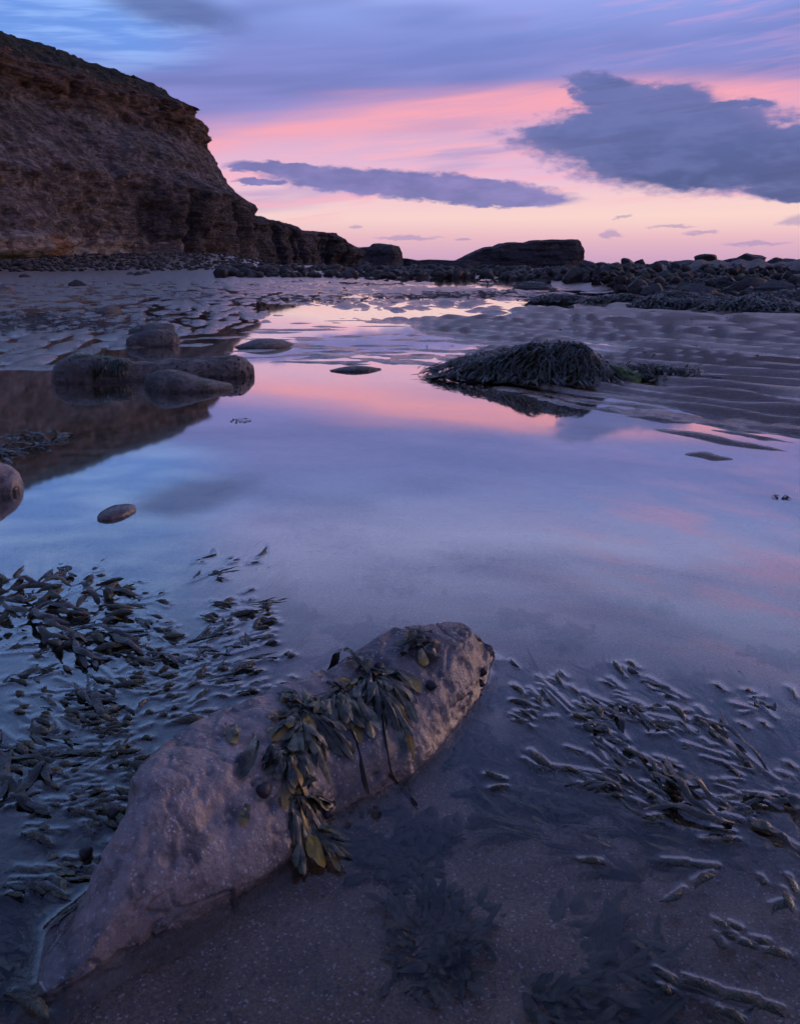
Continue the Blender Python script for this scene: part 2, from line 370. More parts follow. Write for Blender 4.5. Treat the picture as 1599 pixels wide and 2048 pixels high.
def cliff_mat(name, z0, hgt, far=0.0):
    """bedded sea cliff: weed at the foot, pale and rusty foot band, shale, sandstone cap, turf above"""
    m, t, b, o = material(name); P = coords(t); x, y, z = t.sep(P)
    f = t.m('DIVIDE', t.m('SUBTRACT', z, z0), hgt)
    wob = t.noise(t.v('MULTIPLY', P, (0.05, 0.05, 0.05)), 1.0, 5, 0.6)
    fw = t.m('ADD', f, t.m('MULTIPLY', t.m('SUBTRACT', wob, 0.5), 0.10))
    strat = t.noise(t.v('MULTIPLY', P, (0.03, 0.03, 1.1)), 1.0, 6, 0.7)
    vert = t.noise(t.v('MULTIPLY', P, (0.45, 0.45, 0.06)), 1.0, 5, 0.65)
    fine = t.noise(P, 0.9, 6, 0.7); med = t.noise(P, 0.16, 5, 0.6)
    shale = t.mix(t.step(fine, 0.3, 0.7), (0.095, 0.080, 0.074, 1), (0.25, 0.205, 0.180, 1))
    shale = t.mix(t.m('MULTIPLY', t.step(vert, 0.5, 0.68), 0.6), shale, (0.06, 0.047, 0.04, 1))
    shale = t.mix(t.m('MULTIPLY', t.step(med, 0.55, 0.7), 0.5), shale, (0.16, 0.12, 0.095, 1))
    sandst = t.mix(t.step(strat, 0.38, 0.62), (0.095, 0.060, 0.042, 1), (0.20, 0.130, 0.090, 1))
    sandst = t.mix(t.m('MULTIPLY', t.step(fine, 0.5, 0.68), 0.7), sandst, (0.06, 0.042, 0.032, 1))
    c = t.mix(t.step(fw, 0.70, 0.745), shale, sandst)
    scree = t.m('MULTIPLY', t.step(med, 0.42, 0.62), t.m('MULTIPLY', t.step(fw, 0.40, 0.50), t.step(fw, 0.76, 0.66)))
    c = t.mix(t.m('MULTIPLY', scree, 0.45), c, (0.050, 0.052, 0.026, 1))
    pale = t.m('MULTIPLY', t.step(fw, 0.155, 0.115), t.m('MULTIPLY', t.step(fw, 0.03, 0.06), t.step(t.noise(t.v('MULTIPLY', P, (0.25, 0.25, 0.10)), 1.0, 5, 0.7), 0.34, 0.5)))
    c = t.mix(t.m('MULTIPLY', pale, 0.8), c, t.mix(t.step(t.noise(P, 0.07, 3), 0.48, 0.56), (0.42, 0.37, 0.33, 1), (0.42, 0.21, 0.085, 1)))
    c = t.mix(t.m('MULTIPLY', t.step(fw, 0.075, 0.045), t.step(med, 0.42, 0.55)), c, (0.06, 0.075, 0.025, 1))
    nz = t.sep(t.new('ShaderNodeNewGeometry').outputs['Normal'])[2]
    turf = t.m('MULTIPLY', t.step(f, 0.86, 0.92), t.step(t.m('ADD', nz, t.m('MULTIPLY', t.m('SUBTRACT', fine, 0.5), 0.5)), 0.30, 0.46))
    c = t.mix(turf, c, t.mix(t.step(fine, 0.35, 0.65), (0.022, 0.028, 0.012, 1), (0.05, 0.05, 0.024, 1)))
    dk = t.m('MULTIPLY', t.step(y, 142.0, 158.0), t.m('MULTIPLY', t.step(fw, 0.47, 0.40), t.step(t.noise(P, 0.12, 3), 0.25, 0.42)))
    c = t.mix(t.m('MULTIPLY', dk, 0.8), c, t.mix(fine, (0.022, 0.020, 0.021, 1), (0.075, 0.066, 0.064, 1)))     # bare black shale of the corner
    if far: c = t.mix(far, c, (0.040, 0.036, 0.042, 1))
    blk = t.sep(t.vor(t.v('MULTIPLY', P, (0.55, 0.55, 1.5)), 1.0, out='Color'))[0]; blk2 = t.sep(t.vor(t.v('MULTIPLY', P, (1.4, 1.4, 3.2)), 1.0, out='Color'))[1]
    bm_ = t.m('MULTIPLY', t.m('MULTIPLY_ADD', blk, 0.9, 0.55), t.m('MULTIPLY_ADD', blk2, 0.9, 0.55))
    c = t.mix(t.m('MULTIPLY_ADD', turf, -0.7, 0.9), c, t.xyz(bm_, bm_, bm_), 'MULTIPLY')
    t.put(b.inputs['Base Color'], c); b.inputs['Roughness'].default_value = 0.85
    h = t.m('ADD', t.m('MULTIPLY', strat, 1.0), t.m('ADD', fine, t.m('MULTIPLY', blk, 0.5)))
    t.put(b.inputs['Normal'], t.bump(h, 1.0, 1.1)); return m

def weed_mat(name, dark, mid, tip, tipamt=0.35, rough=0.3, bumps=0.0):
    m, t, b, o = material(name)
    info = t.new('ShaderNodeObjectInfo').outputs['Random']; P = coords(t)
    ac = t.new('ShaderNodeVertexColor', layer_name='along').outputs[0]; al, rn, _ = t.sep(ac)
    k = t.m('FRACT', t.m('ADD', rn, info))
    c = t.mix(t.m('MULTIPLY', t.step(t.noise(P, 35.0, 4), 0.35, 0.65), 1.0), dark, mid)
    c = t.mix(t.m('MULTIPLY', t.step(al, 0.55, 1.0), t.m('MULTIPLY', t.step(k, 1 - tipamt, 1.0), 0.9)), c, tip)
    c = t.mix(1.0, c, t.ramp(t.m('FRACT', t.m('MULTIPLY', k, 7.31)), [(0, (.55, .55, .55, 1)), (1, (1.6, 1.6, 1.6, 1))]), 'MULTIPLY')
    t.put(b.inputs['Base Color'], c); t.put(b.inputs['Roughness'], t.m('MULTIPLY_ADD', t.noise(P, 60.0, 3), 0.3, rough - 0.12))
    b.inputs['Specular IOR Level'].default_value = 0.6
    h = t.noise(P, 90.0, 4)
    if bumps: h = t.m('ADD', h, t.m('MULTIPLY', t.step(t.vor(P, 260.0), 0.55, 0.1), bumps))
    t.put(b.inputs['Normal'], t.bump(h, 0.6, 0.003)); return m

M_SAND = sand_mat()
M_WATER = water_mat('pool_water')
M_SEA = sea_mat()
M_HERO = rock_mat('sandstone', (0.085, 0.084, 0.086, 1), (0.30, 0.252, 0.222, 1), (0.062, 0.060, 0.062, 1), 4.0, 0.36, 0.008, 0.8, 0.6, 0.7, 0.7, wetz=0.055, objspace=False, pock=0.10, var=0.0)
M_STONE = rock_mat('shore_rock', (0.120, 0.106, 0.094, 1), (0.28, 0.24, 0.205, 1), (0.050, 0.045, 0.042, 1), 5.0, 0.5, 0.06, 1.0, wetz=0.03, green=0.75)
M_BOULDER = rock_mat('boulder_rock', (0.036, 0.033, 0.031, 1), (0.080, 0.068, 0.060, 1), (0.022, 0.021, 0.021, 1), 1.1, 0.6, 0.06, 1.0, green=0.5, var=0.45)
M_RUBBLE = rock_mat('rubble_rock', (0.045, 0.040, 0.037, 1), (0.13, 0.105, 0.088, 1), (0.026, 0.025, 0.024, 1), 0.8, 0.65, 0.06, 1.0, green=0.7, var=0.5)
M_CLIFF = cliff_mat('cliff_rock', 0.0, 40.0)
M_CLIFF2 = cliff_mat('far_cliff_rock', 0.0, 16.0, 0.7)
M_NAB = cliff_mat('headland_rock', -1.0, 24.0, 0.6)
M_WEED = weed_mat('wrack', (0.018, 0.021, 0.013, 1), (0.055, 0.058, 0.028, 1), (0.19, 0.125, 0.020, 1), 0.35, 0.24)
M_WEEDR = weed_mat('rock_wrack', (0.030, 0.036, 0.027, 1), (0.165, 0.170, 0.100, 1), (0.42, 0.27, 0.03, 1), 0.55, 0.24)
M_YELLOW = weed_mat('yellow_wrack', (0.16, 0.105, 0.018, 1), (0.34, 0.22, 0.030, 1), (0.42, 0.26, 0.03, 1), 0.5, 0.32)
M_TIP = weed_mat('wrack_tips', (0.034, 0.036, 0.018, 1), (0.085, 0.085, 0.036, 1), (0.22, 0.18, 0.05, 1), 0.5, 0.30, 1.2)
M_DARKWEED = weed_mat('sunken_wrack', (0.008, 0.009, 0.007, 1), (0.020, 0.020, 0.013, 1), (0.05, 0.04, 0.015, 1), 0.2, 0.4)
M_BROWN = weed_mat('dry_weed', (0.022, 0.014, 0.008, 1), (0.075, 0.035, 0.014, 1), (0.12, 0.05, 0.015, 1), 0.4, 0.5)
M_ALGA = weed_mat('green_alga', (0.030, 0.060, 0.010, 1), (0.085, 0.16, 0.022, 1), (0.16, 0.22, 0.03, 1), 0.3, 0.4)
m, t, b, o = material('snail_shell'); P = coords(t, True)
t.put(b.inputs['Base Color'], t.ramp(t.noise(P, 90, 4), [(0.35, (0.012, 0.010, 0.011, 1)), (0.65, (0.05, 0.04, 0.04, 1))]))
b.inputs['Roughness'].default_value = 0.5; M_SNAIL = m

# ------------------------------------------------------------------ beach height
POOL = [at(*p) for p in [(600, 622), (660, 634), (780, 645), (850, 668), (918, 688), (890, 722), (930, 752), (1010, 782), (1120, 800), (1200, 800), (1300, 818), (1420, 838), (1599, 868), (1760, 892)]]
POOL += [(6.0, 2.5), (6.0, -3.0), (-6.0, -3.0), (-6.0, 2.6)]
POOL += [at(*p) for p in [(-250, 800), (-60, 742), (110, 728), (190, 700), (330, 690), (440, 668), (490, 652), (540, 636)]]
CHANNELS = [([(380, 542), (560, 547), (760, 552), (950, 561), (1060, 572), (1110, 580)], [9, 8, 7, 4, 2.5, 2], 0.05),
            ([(520, 610), (640, 622), (760, 629), (880, 629), (1000, 619), (1110, 607), (1190, 592), (1290, 583)], [0.5, 0.9, 0.9, 0.9, 1.1, 1.1, 1.4, 1.5], 0.045),
            ([(960, 630), (1080, 631), (1200, 634), (1260, 640)], [0.35, 0.45, 0.5, 0.35], 0.035),
            ([(560, 590), (700, 594), (860, 596), (980, 590)], [0.5, 0.6, 0.6, 0.4], 0.03),
            ([(900, 690), (1010, 706), (1080, 715)], [0.10, 0.12, 0.06], 0.03),
            ([(690, 566), (820, 570), (960, 571), (1070, 577)], [1.2, 1.6, 1.8, 1.5], 0.035)]
CHAN = [([at(*p) for p in pts], w, d) for pts, w, d in CHANNELS]
# sand bars standing in the pool: (px, py, length, width, height, turn)
BARS = [(1432, 879, 0.36, 0.055, 0.034, -50), (1417, 913, 0.11, 0.05, 0.03, -40), (1495, 852, 0.25, 0.05, 0.026, -45), (1330, 832, 0.28, 0.06, 0.024, -40),
        (1270, 812, 0.22, 0.06, 0.03, -35), (1180, 803, 0.18, 0.06, 0.026, -30), (1580, 858, 0.2, 0.08, 0.04, -40), (1500, 872, 0.22, 0.03, 0.02, -48),
        (640, 716, 0.30, 0.07, 0.028, 200), (700, 724, 0.22, 0.06, 0.024, 195), (585, 694, 0.35, 0.08, 0.028, 200), (780, 727, 0.12, 0.06, 0.024, 180),
        (690, 700, 0.3, 0.07, 0.025, 195), (760, 706, 0.3, 0.07, 0.026, 195), (820, 716, 0.22, 0.06, 0.026, 195), (540, 714, 0.35, 0.05, 0.024, 200), (500, 702, 0.3, 0.09, 0.028, 205),
        (380, 690, 0.3, 0.09, 0.034, 200), (430, 676, 0.5, 0.1, 0.034, 205), (330, 745, 0.16, 0.09, 0.026, 190), (395, 745, 0.12, 0.06, 0.022, 190), (195, 757, 0.2, 0.10, 0.022, 200), (60, 735, 0.4, 0.2, 0.03, 200)]
_br = random.Random(3)
for _ in range(46):
    _px, _py = _br.uniform(470, 900), _br.uniform(640, 728)
    if _py > 700 and _px < 560: continue
    BARS.append((_px, _py, _br.uniform(.15, .42) * (1 + (740 - _py) / 90), _br.uniform(.04, .10), _br.uniform(.016, .03), _br.uniform(165, 205) - (30 if _px > 760 else 0)))
for _ in range(16):
    _px = _br.uniform(1080, 1640); _py = 800 + (_px - 1100) * .12 + _br.uniform(-6, 16)
    BARS.append((_px, _py, _br.uniform(.08, .22), _br.uniform(.03, .06), _br.uniform(.02, .034), _br.uniform(-55, -35)))
def beach(X, Y):
    r = np.hypot(X, Y); A = np.degrees(np.arctan2(X, Y))
    near = Y > 0.5
    sd = poly_sd(X, Y, POOL)
    sd = sd + 0.25 * fbm2(X * 0.9, Y * 0.5, 3, 5) * np.clip(r / 6, 0.2, 1.5)
    h = np.where(sd < 0, -0.060 * (1 - np.exp(np.minimum(sd, 0) / 0.55)), 0.020 * (1 - np.exp(-np.maximum(sd, 0) / 0.35)))
    h = h + 0.010 * fbm2(X * 1.1, Y * 1.1, 3, 9) * np.where(sd < 0, 0.6, 0.8)
    edge = sstep(sd, -0.5, 0.5)
    wr = sstep(X / np.maximum(r, .1), -0.04, 0.09)
    # long-crested ripples on the right
    warp = 0.36 * fbm2(X * 0.6, Y * 0.42, 3, 21) + 0.10 * fbm2(X * 2.2, Y * 1.6, 2, 27)
    q = np.maximum(0.70 * X + 0.72 * Y + warp, 0.5)
    ph = np.log(q) / 0.064; lam = 0.064 * q
    fr = ph - np.floor(ph); sm = lambda v: v * v * (3 - 2 * v)
    c = np.where(fr < 0.34, sm(np.clip(fr / 0.34, 0, 1)), sm(np.clip(1 - (fr - 0.34) / 0.66, 0, 1)))
    lum = 0.40 + 0.95 * vn2((0.72 * X - 0.70 * Y) / (lam * 1.5), ph * 0.9, 33) + 0.25 * (vn2((0.72 * X - 0.70 * Y) / (lam * 5), ph * 0.25, 35) - .5)
    rip = c * lum
    fade = sstep(r, 40, 14)
    h = h + wr * edge * np.clip(lam, .16, .8) * (0.165 * rip - 0.074) * (0.35 + 0.65 * fade)
    # drop-shaped sand mounds with water between them on the left
    cx = (X * 0.97 + Y * 0.10) / 0.25; cy = (Y * 0.97 - X * 0.28) / 0.66
    cx = cx + 0.5 * fbm2(X * 1.5, Y * 0.6, 3, 41); cy = cy + 0.5 * fbm2(X * 1.3, Y * 0.5, 3, 44)
    k = np.clip(r / 9.0, 0.75, 2.2)
    f1, f2, cid = vor2(cx, cy, 51)
    mound = np.clip(1 - (f1 / 0.58) ** 2, 0, 1) ** .75 * (0.45 + 0.65 * cid)
    h = h + (1 - wr) * edge * (0.062 * mound - 0.031) * sstep(r, 22, 14)
    f1, f2, cid = vor2(X / 0.48 + 0.6 * fbm2(X * .7, Y * .3, 3, 61), Y / 1.7, 67)
    far = sstep(r, 11, 18) * sstep(r, 80, 45)
    h = h + far * ((0.055 * np.clip(1 - (f1 / 0.56) ** 2, 0, 1) ** .6 * (.3 + .8 * cid) - 0.031) * (1 - 0.6 * wr))
    h = h + sstep(r, 13, 26) * 0.010 + sstep(r, 30, 60) * 0.03 * sstep(A, 3, -12)
    for pts, ws, dep in CHAN:
        d = np.full(X.shape, 9.0)
        for (a, b_, w0, w1) in zip(pts, pts[1:], ws, ws[1:]):
            dd, tt = seg_dist(X, Y, *a, *b_)
            d = np.minimum(d, dd / (w0 + (w1 - w0) * tt))
        d = d + 0.35 * fbm2(X * 0.35, Y * 0.22, 3, 71)
        h = h - dep * sstep(d, 1.3, 0.5)
    for (px, py, L, w, hh, turn) in BARS:
        bx, by = at(px, py); a = math.radians(turn); ca, sa_ = math.cos(a), math.sin(a)
        u = ((X - bx) * ca + (Y - by) * sa_) / L; v = (-(X - bx) * sa_ + (Y - by) * ca) / w
        v = v + 0.25 * np.sin(u * 5)
        rr = u * u + v * v * np.clip(1 + 0.6 * u, 0.45, 1.6)
        h = np.maximum(h, hh * 0.55 * (1 - np.clip(rr, 0, 4)) * (0.8 + 0.4 * vn2(X * 14, Y * 14, 81)))
    # boulder banks and the rise to the cliff foot on the left
    left = sstep(A, -7.5, -14.0)
    h = h + left * (sstep(r, 70, 100) * 0.5 + sstep(r, 88, 150) * 2.0)
    mid = sstep(A, -24, -9)
    h = h + mid * sstep(A, 16, 10) * sstep(r, 50, 62) * (0.35 + 0.15 * fbm2(X * .08, Y * .08, 3, 91))
    right = sstep(A, 9, 17)
    h = h + right * sstep(r, 25, 38) * (0.50 + 0.25 * fbm2(X * .15, Y * .15, 3, 93))
    h = h - sstep(A, -6, 0) * sstep(r, 85, 150) * 4.0
    h = np.where(r > 300, np.where(A > -20, -4.0, h), h)
    h = np.where(near, h, np.minimum(h, 0.02 + 0 * h) * 1.0)
    return h

def polar(rows, cols):
    A, R = np.meshgrid(np.radians(cols), rows)
    return R * np.sin(A), R * np.cos(A)
def rows_for(y0, y1, step):
    return [at(CX, y)[1] for y in np.arange(y0, y1, -step)]
COLS = np.concatenate([np.arange(-180, -44, 4.0), np.arange(-44, -31, 0.8), np.arange(-31, 31, 0.098), np.arange(31, 44, 0.8), np.arange(44, 180.1, 4.0)])
ROWS = np.array([0.02, 0.15, 0.3, 0.45, 0.6, 0.68] + rows_for(2120, 546, 2.3) + list(np.geomspace(82, 700, 60)) + [1500, 4000, 12000])
GX, GY = polar(ROWS, COLS)
GZ = beach(GX, GY)
ground = obj('beach_ground', mesh_from('beach_ground', np.stack([GX, GY, GZ], -1).reshape(-1, 3), grid_faces(len(ROWS), len(COLS))[:, ::-1]), M_SAND)
tag(ground, 'wet rippled brown sand flats around the tide pool', kind='structure')
def gzv(x, y):
    x = np.asarray(x, float); y = np.asarray(y, float); r = np.hypot(x, y); a = np.degrees(np.arctan2(x, y))
    i = np.clip(np.searchsorted(ROWS, r) - 1, 0, len(ROWS) - 2); j = np.clip(np.searchsorted(COLS, a) - 1, 0, len(COLS) - 2)
    u = np.clip((r - ROWS[i]) / (ROWS[i + 1] - ROWS[i]), 0, 1); v = np.clip((a - COLS[j]) / (COLS[j + 1] - COLS[j]), 0, 1)
    return (GZ[i, j] * (1 - v) + GZ[i, j + 1] * v) * (1 - u) + (GZ[i + 1, j] * (1 - v) + GZ[i + 1, j + 1] * v) * u
def gz(x, y): return float(gzv(x, y))

sc = np.concatenate([np.arange(-180, -40, 5.0), np.arange(-40, 40, 1.0), np.arange(40, 180.1, 5.0)])
sr = np.geomspace(60, 40000, 70); X, Y = polar(sr, sc)
sea = obj('sea', mesh_from('sea', np.stack([X, Y, np.full(X.shape, -1.6)], -1).reshape(-1, 3), grid_faces(len(sr), len(sc))[:, ::-1]), M_SEA)
tag(sea, 'thin strip of calm sea on the horizon', kind='structure')

# ------------------------------------------------------------------ cliffs
def ccol(stations, nu):
    P = np.array([[*bearing(px, d), h, s] for px, d, h, s in stations])
    L = np.concatenate([[0], np.cumsum(np.hypot(*np.diff(P[:, :2], axis=0).T))])
    u = np.linspace(0, L[-1], nu)
    Q = np.stack([np.interp(u, L, P[:, k]) for k in range(4)], 1)
    k = max(3, nu // 60) | 1; ker = np.hanning(k + 2)[1:-1]; ker /= ker.sum()
    for c in range(4):
        pad = np.pad(Q[:, c], k // 2, mode='edge'); Q[:, c] = np.convolve(pad, ker, 'valid')
    return u, Q
def cliff(name, stations, prof, nu, nv, mat, rough=1.0, seed=100, cap=0.74, clefts=12, cleft_top=0.42):
    """stations: (pixel column, distance, height, depth scale); prof: (setback m, height fraction)"""
    u, Q = ccol(stations, nu)
    T = np.gradient(Q[:, :2], axis=0); T /= np.hypot(T[:, 0], T[:, 1])[:, None]
    N = np.stack([T[:, 1], -T[:, 0]], 1)
    pr = np.array(prof, float); L = np.concatenate([[0], np.cumsum(np.hypot(np.diff(pr[:, 0]), np.diff(pr[:, 1]) * 30))])
    tt = np.linspace(0, L[-1], nv); sb = np.interp(tt, L, pr[:, 0]); hf = np.interp(tt, L, pr[:, 1])
    U = np.repeat(u[:, None], nv, 1); H = hf[None, :] * Q[:, 2:3]; Bk = sb[None, :] * Q[:, 3:4]
    X = Q[:, 0:1] - N[:, 0:1] * Bk; Y = Q[:, 1:2] - N[:, 1:2] * Bk; Z = H
    F_ = np.repeat(hf[None, :], nu, 0)
    big_ = fbm3(U / 26, F_ * 2.0, X * 0, 3, seed) * 5.0 * sstep(F_, 0.0, 0.1)
    med = fbm3(X / 7, Y / 7, Z / 7, 4, seed + 10, 0.6) * 2.0
    zz = Z + 0.6 * fbm2(U / 18, U * 0, 3, seed + 20)
    bed = np.floor(zz / 1.35); step = vn2(bed * 7.7, U / 9.0, seed + 30) - 0.5
    bed2 = np.floor(zz / 0.55); step2 = vn2(bed2 * 5.3, U / 4.0, seed + 31) - 0.5
    blk = vn2(np.floor(U / 2.6) * 3.1 + bed, bed * 1.7, seed + 40) - 0.5
    capm = sstep(F_, cap - 0.03, cap + 0.01) * sstep(F_, .93, 0.90)
    lowm = sstep(F_, 0.45, 0.39)
    gully = (np.abs(fbm2(U / 7 + 0.4 * F_, F_ * 0.7, 4, seed + 50)) - 0.25) * 2.2 * sstep(F_, 0.36, 0.45) * sstep(F_, cap + .02, cap - .05)
    butt = (np.abs(fbm2(U / 16, F_ * 0.5, 3, seed + 55)) - 0.25) * 6.0 * lowm
    disp = rough * (big_ + med + 0.9 * fbm3(X / 1.8, Y / 1.8, Z / 1.8, 3, seed + 12, .6) + (2.2 * step + 1.1 * step2 + 2.2 * blk) * capm + (0.8 * step + 0.9 * step2 + 1.0 * blk) * lowm + gully - butt + 0.35 * step2)
    cr = random.Random(seed); L0 = float(u[-1])
    for _ in range(clefts):                            # deep joints cut by the sea
        u0 = cr.uniform(.05, .95) * L0; disp = disp - cr.uniform(2.0, 4.5) * np.exp(-((U - u0 - 1.5 * F_) / cr.uniform(.6, 1.8)) ** 2) * sstep(F_, cleft_top, cleft_top - .2)
    disp = disp * sstep(F_, 1.18, 1.0)
    X = X + N[:, 0:1] * disp; Y = Y + N[:, 1:2] * disp
    Z = Z + rough * (0.5 * fbm2(X / 6, Y / 6, 4, seed + 60)) * sstep(F_, .9, 1.0) + rough * .55 * fbm2(X / 1.2, Y / 1.2, 3, seed + 63) * sstep(F_, .91, .96) + rough * 1.6 * fbm2(X / 25, Y / 25, 3, seed + 61) * sstep(F_, 0.98, 1.08)
    o = obj(name, mesh_from(name, np.stack([X, Y, Z], -1).reshape(-1, 3), grid_faces(nu, nv), False), mat)
    return o
PROF = [(-1.0, -0.06), (0, 0), (0.3, 0.12), (0.7, 0.25), (1.3, 0.41), (3.4, 0.455), (8.0, 0.60), (11.6, 0.715), (11.9, 0.735), (12.3, 0.80), (12.9, 0.87), (13.4, 0.905), (15.2, 0.93), (19, 0.995), (26, 1.08), (42, 1.16), (75, 1.2)]
main = cliff('cliff', [(-2600, 72, 33, 1.0), (-900, 84, 33, 1.0), (-300, 104, 35, 1.0), (0, 122, 36.5, 1.0), (200, 140, 38, 1.0), (340, 156, 39, 1.0), (450, 172, 39, 1.0), (496, 184, 39, 1.0), (505, 200, 39, 1.0), (492, 222, 38, 1.0), (450, 245, 36, 1.0), (380, 270, 34, 1.0), (300, 300, 34, 1)], PROF, 620, 230, M_CLIFF, 1.0, 100)
tag(main, 'tall brown cliff with layered sandstone cap and grassy top', kind='structure')
PROF2 = [(-1, -0.1), (0, 0), (0.8, 0.3), (1.5, 0.6), (2.2, 0.78), (5, 0.9), (8, 1.0), (20, 1.06), (60, 1.1)]
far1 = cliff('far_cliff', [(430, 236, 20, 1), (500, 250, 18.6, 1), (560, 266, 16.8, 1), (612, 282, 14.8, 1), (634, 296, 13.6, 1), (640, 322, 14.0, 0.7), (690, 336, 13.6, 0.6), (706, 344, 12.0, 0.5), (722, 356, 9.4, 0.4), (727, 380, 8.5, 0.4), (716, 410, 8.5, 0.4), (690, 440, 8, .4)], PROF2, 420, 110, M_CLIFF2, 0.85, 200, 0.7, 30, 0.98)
tag(far1, 'lower dark cliff stepping down beyond the main cliff', kind='structure')

def ridge(name, outline, dist, depth, mat, seed, nu=200, nv=70, rough=1.0):
    """rocky headland from its skyline at one distance, with real depth behind"""
    pts = []
    for px, py in outline:
        a, e = pe(px, py); x, y, z = ray(px, py); k = dist / y
        pts.append((x * k, EYE + z * k))
    pts = np.array(pts); L = np.linspace(0, 1, len(pts)); xs = np.linspace(pts[0, 0], pts[-1, 0], nu)
    top = np.interp(xs, pts[:, 0], pts[:, 1])
    prof = np.array([(-0.62, -0.25), (-0.5, 0.0), (-0.46, 0.45), (-0.40, 0.92), (-0.34, 0.99), (0.0, 1.0), (0.3, 0.96), (0.45, 0.4), (0.5, -0.25)])
    Lp = np.concatenate([[0], np.cumsum(np.hypot(np.diff(prof[:, 0]), np.diff(prof[:, 1]) * 0.8))]); tt = np.linspace(0, Lp[-1], nv)
    dy_ = np.interp(tt, Lp, prof[:, 0]); hf = np.interp(tt, Lp, prof[:, 1])
    endw = np.sqrt(np.clip(1 - (np.abs(np.linspace(-1, 1, nu))) ** 8, 0.02, 1))
    X = np.repeat(xs[:, None], nv, 1); Z = -2 + (top[:, None] + 2) * hf[None, :]
    Y = dist + dy_[None, :] * depth * endw[:, None]
    d = rough * (fbm3(X / 14, Y / 14, Z / 14, 4, seed) * 3.5 + (vn2(np.floor(Z / 2.2) * 3.3, X / 15, seed + 5) - .5) * 2.6)
    face = sstep(hf, 0.99, 0.9)[None, :]
    Y = Y + np.sign(dy_)[None, :] * d * face; X = X + 0.4 * d * face * np.sign(np.linspace(-1, 1, nu))[:, None]
    Z = Z + rough * 0.5 * fbm2(X / 5, Y / 5, 3, seed + 9) * (1 - face)
    return obj(name, mesh_from(name, np.stack([X, Y, Z], -1).reshape(-1, 3), grid_faces(nu, nv)[:, ::-1], False), mat)
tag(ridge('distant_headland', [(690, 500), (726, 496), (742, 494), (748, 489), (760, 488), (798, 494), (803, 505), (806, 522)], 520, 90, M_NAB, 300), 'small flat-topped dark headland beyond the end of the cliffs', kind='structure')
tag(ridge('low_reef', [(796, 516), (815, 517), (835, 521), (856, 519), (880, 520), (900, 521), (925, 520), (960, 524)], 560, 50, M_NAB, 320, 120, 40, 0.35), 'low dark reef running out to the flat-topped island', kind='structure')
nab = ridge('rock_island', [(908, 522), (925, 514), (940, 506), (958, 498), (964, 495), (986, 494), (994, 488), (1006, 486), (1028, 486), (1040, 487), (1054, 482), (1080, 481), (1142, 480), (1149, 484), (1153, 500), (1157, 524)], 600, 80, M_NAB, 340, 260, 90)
tag(nab, 'dark flat-topped rocky island with a steep seaward face', kind='structure')

# ------------------------------------------------------------------ the big boulder in the foreground
ST = [((985, 1330), (965, 1262), .09, .05), ((945, 1420), (905, 1243), .125, .07), ((875, 1505), (805, 1272), .125, .08), ((780, 1580), (690, 1330), .12, .09),
      ((690, 1625), (600, 1385), .118, .10), ((585, 1715), (500, 1402), .14, .09), ((470, 1795), (390, 1440), .15, .075), ((380, 1850), (300, 1530), .14, .06),
      ((290, 1888), (228, 1660), .11, .05), ((212, 1935), (176, 1760), .066, .05), ((120, 1985), (118, 1868), .014, .05)]
rows_ = []
for R_, T_, zt, bk in ST:
    rows_.append([*at(*R_), *at(*T_, zt), zt, bk])
rows_ = np.array(rows_)
d0 = rows_[0] + (rows_[0] - rows_[1]) * 0.22; c0 = (d0[:2] + d0[2:4]) / 2
d0[:2] = c0 + (d0[:2] - c0) * 0.35; d0[2:4] = c0 + (d0[2:4] - c0) * 0.35; d0[4] = 0.035; d0[5] = 0.02
d9 = rows_[-1] + (rows_[-1] - rows_[-2]) * 1.3; c9 = (d9[:2] + d9[2:4]) / 2
d9[:2] = c9 + (d9[:2] - c9) * 0.4; d9[2:4] = c9 + (d9[2:4] - c9) * 0.4; d9[4] = -0.03; d9[5] = 0.04
NS, NC = 330, 170
Q = crom(np.vstack([d0, rows_, d9]), NS)
sec = []
for q in Q:
    R_, T_, zt, bk = q[:2], q[2:4], q[4], max(q[5], 0.02)
    o_ = R_ - T_; w = max(np.hypot(*o_), 0.02); o_ = o_ / w; zz = max(zt, 0.0); low = -0.085
    ctl = np.array([(w + .045, low), (w + .02, -0.035), (w, 0.0 if zt > 0.02 else zt - .02), (w * .955, .20 * zt), (w * .84, .50 * zt), (w * .60, .78 * zt), (w * .28, .95 * zt), (0, zt),
                    (-.40 * bk, .93 * zt), (-.75 * bk, .62 * zt), (-bk, .08 * zt), (-bk - .03, low)])
    if zt < 0.02: ctl[:, 1] = np.minimum(ctl[:, 1], zt)
    c = crom(ctl, NC)
    sec.append(np.stack([T_[0] + o_[0] * c[:, 0], T_[1] + o_[1] * c[:, 0], c[:, 1]], 1))
V = np.array(sec)
du = np.gradient(V, axis=0); dv = np.gradient(V, axis=1); Nn = np.cross(dv, du); Nn /= np.linalg.norm(Nn, axis=2, keepdims=True) + 1e-9
if Nn[NS // 2, NC // 2, 2] < 0: Nn = -Nn
x, y, z = V[..., 0], V[..., 1], V[..., 2]
dsp = 0.024 * fbm3(x * 6, y * 6, z * 6, 2, 500) + 0.005 * fbm3(x * 22, y * 22, z * 22, 4, 510, 0.6) - 0.004 * sstep(fbm3(x * 40, y * 40, z * 40, 2, 515), 0.25, 0.6)
dsp = dsp + 0.006 * (np.abs(fbm3(x * 9 + y * 5, y * 9 - x * 5, z * 16, 3, 520)) - 0.2)
V = V + Nn * (dsp * sstep(z, -0.03, 0.03))[..., None]
fr_ = random.Random(21); Vf = V.reshape(-1, 3); Nf = Nn.reshape(-1, 3)
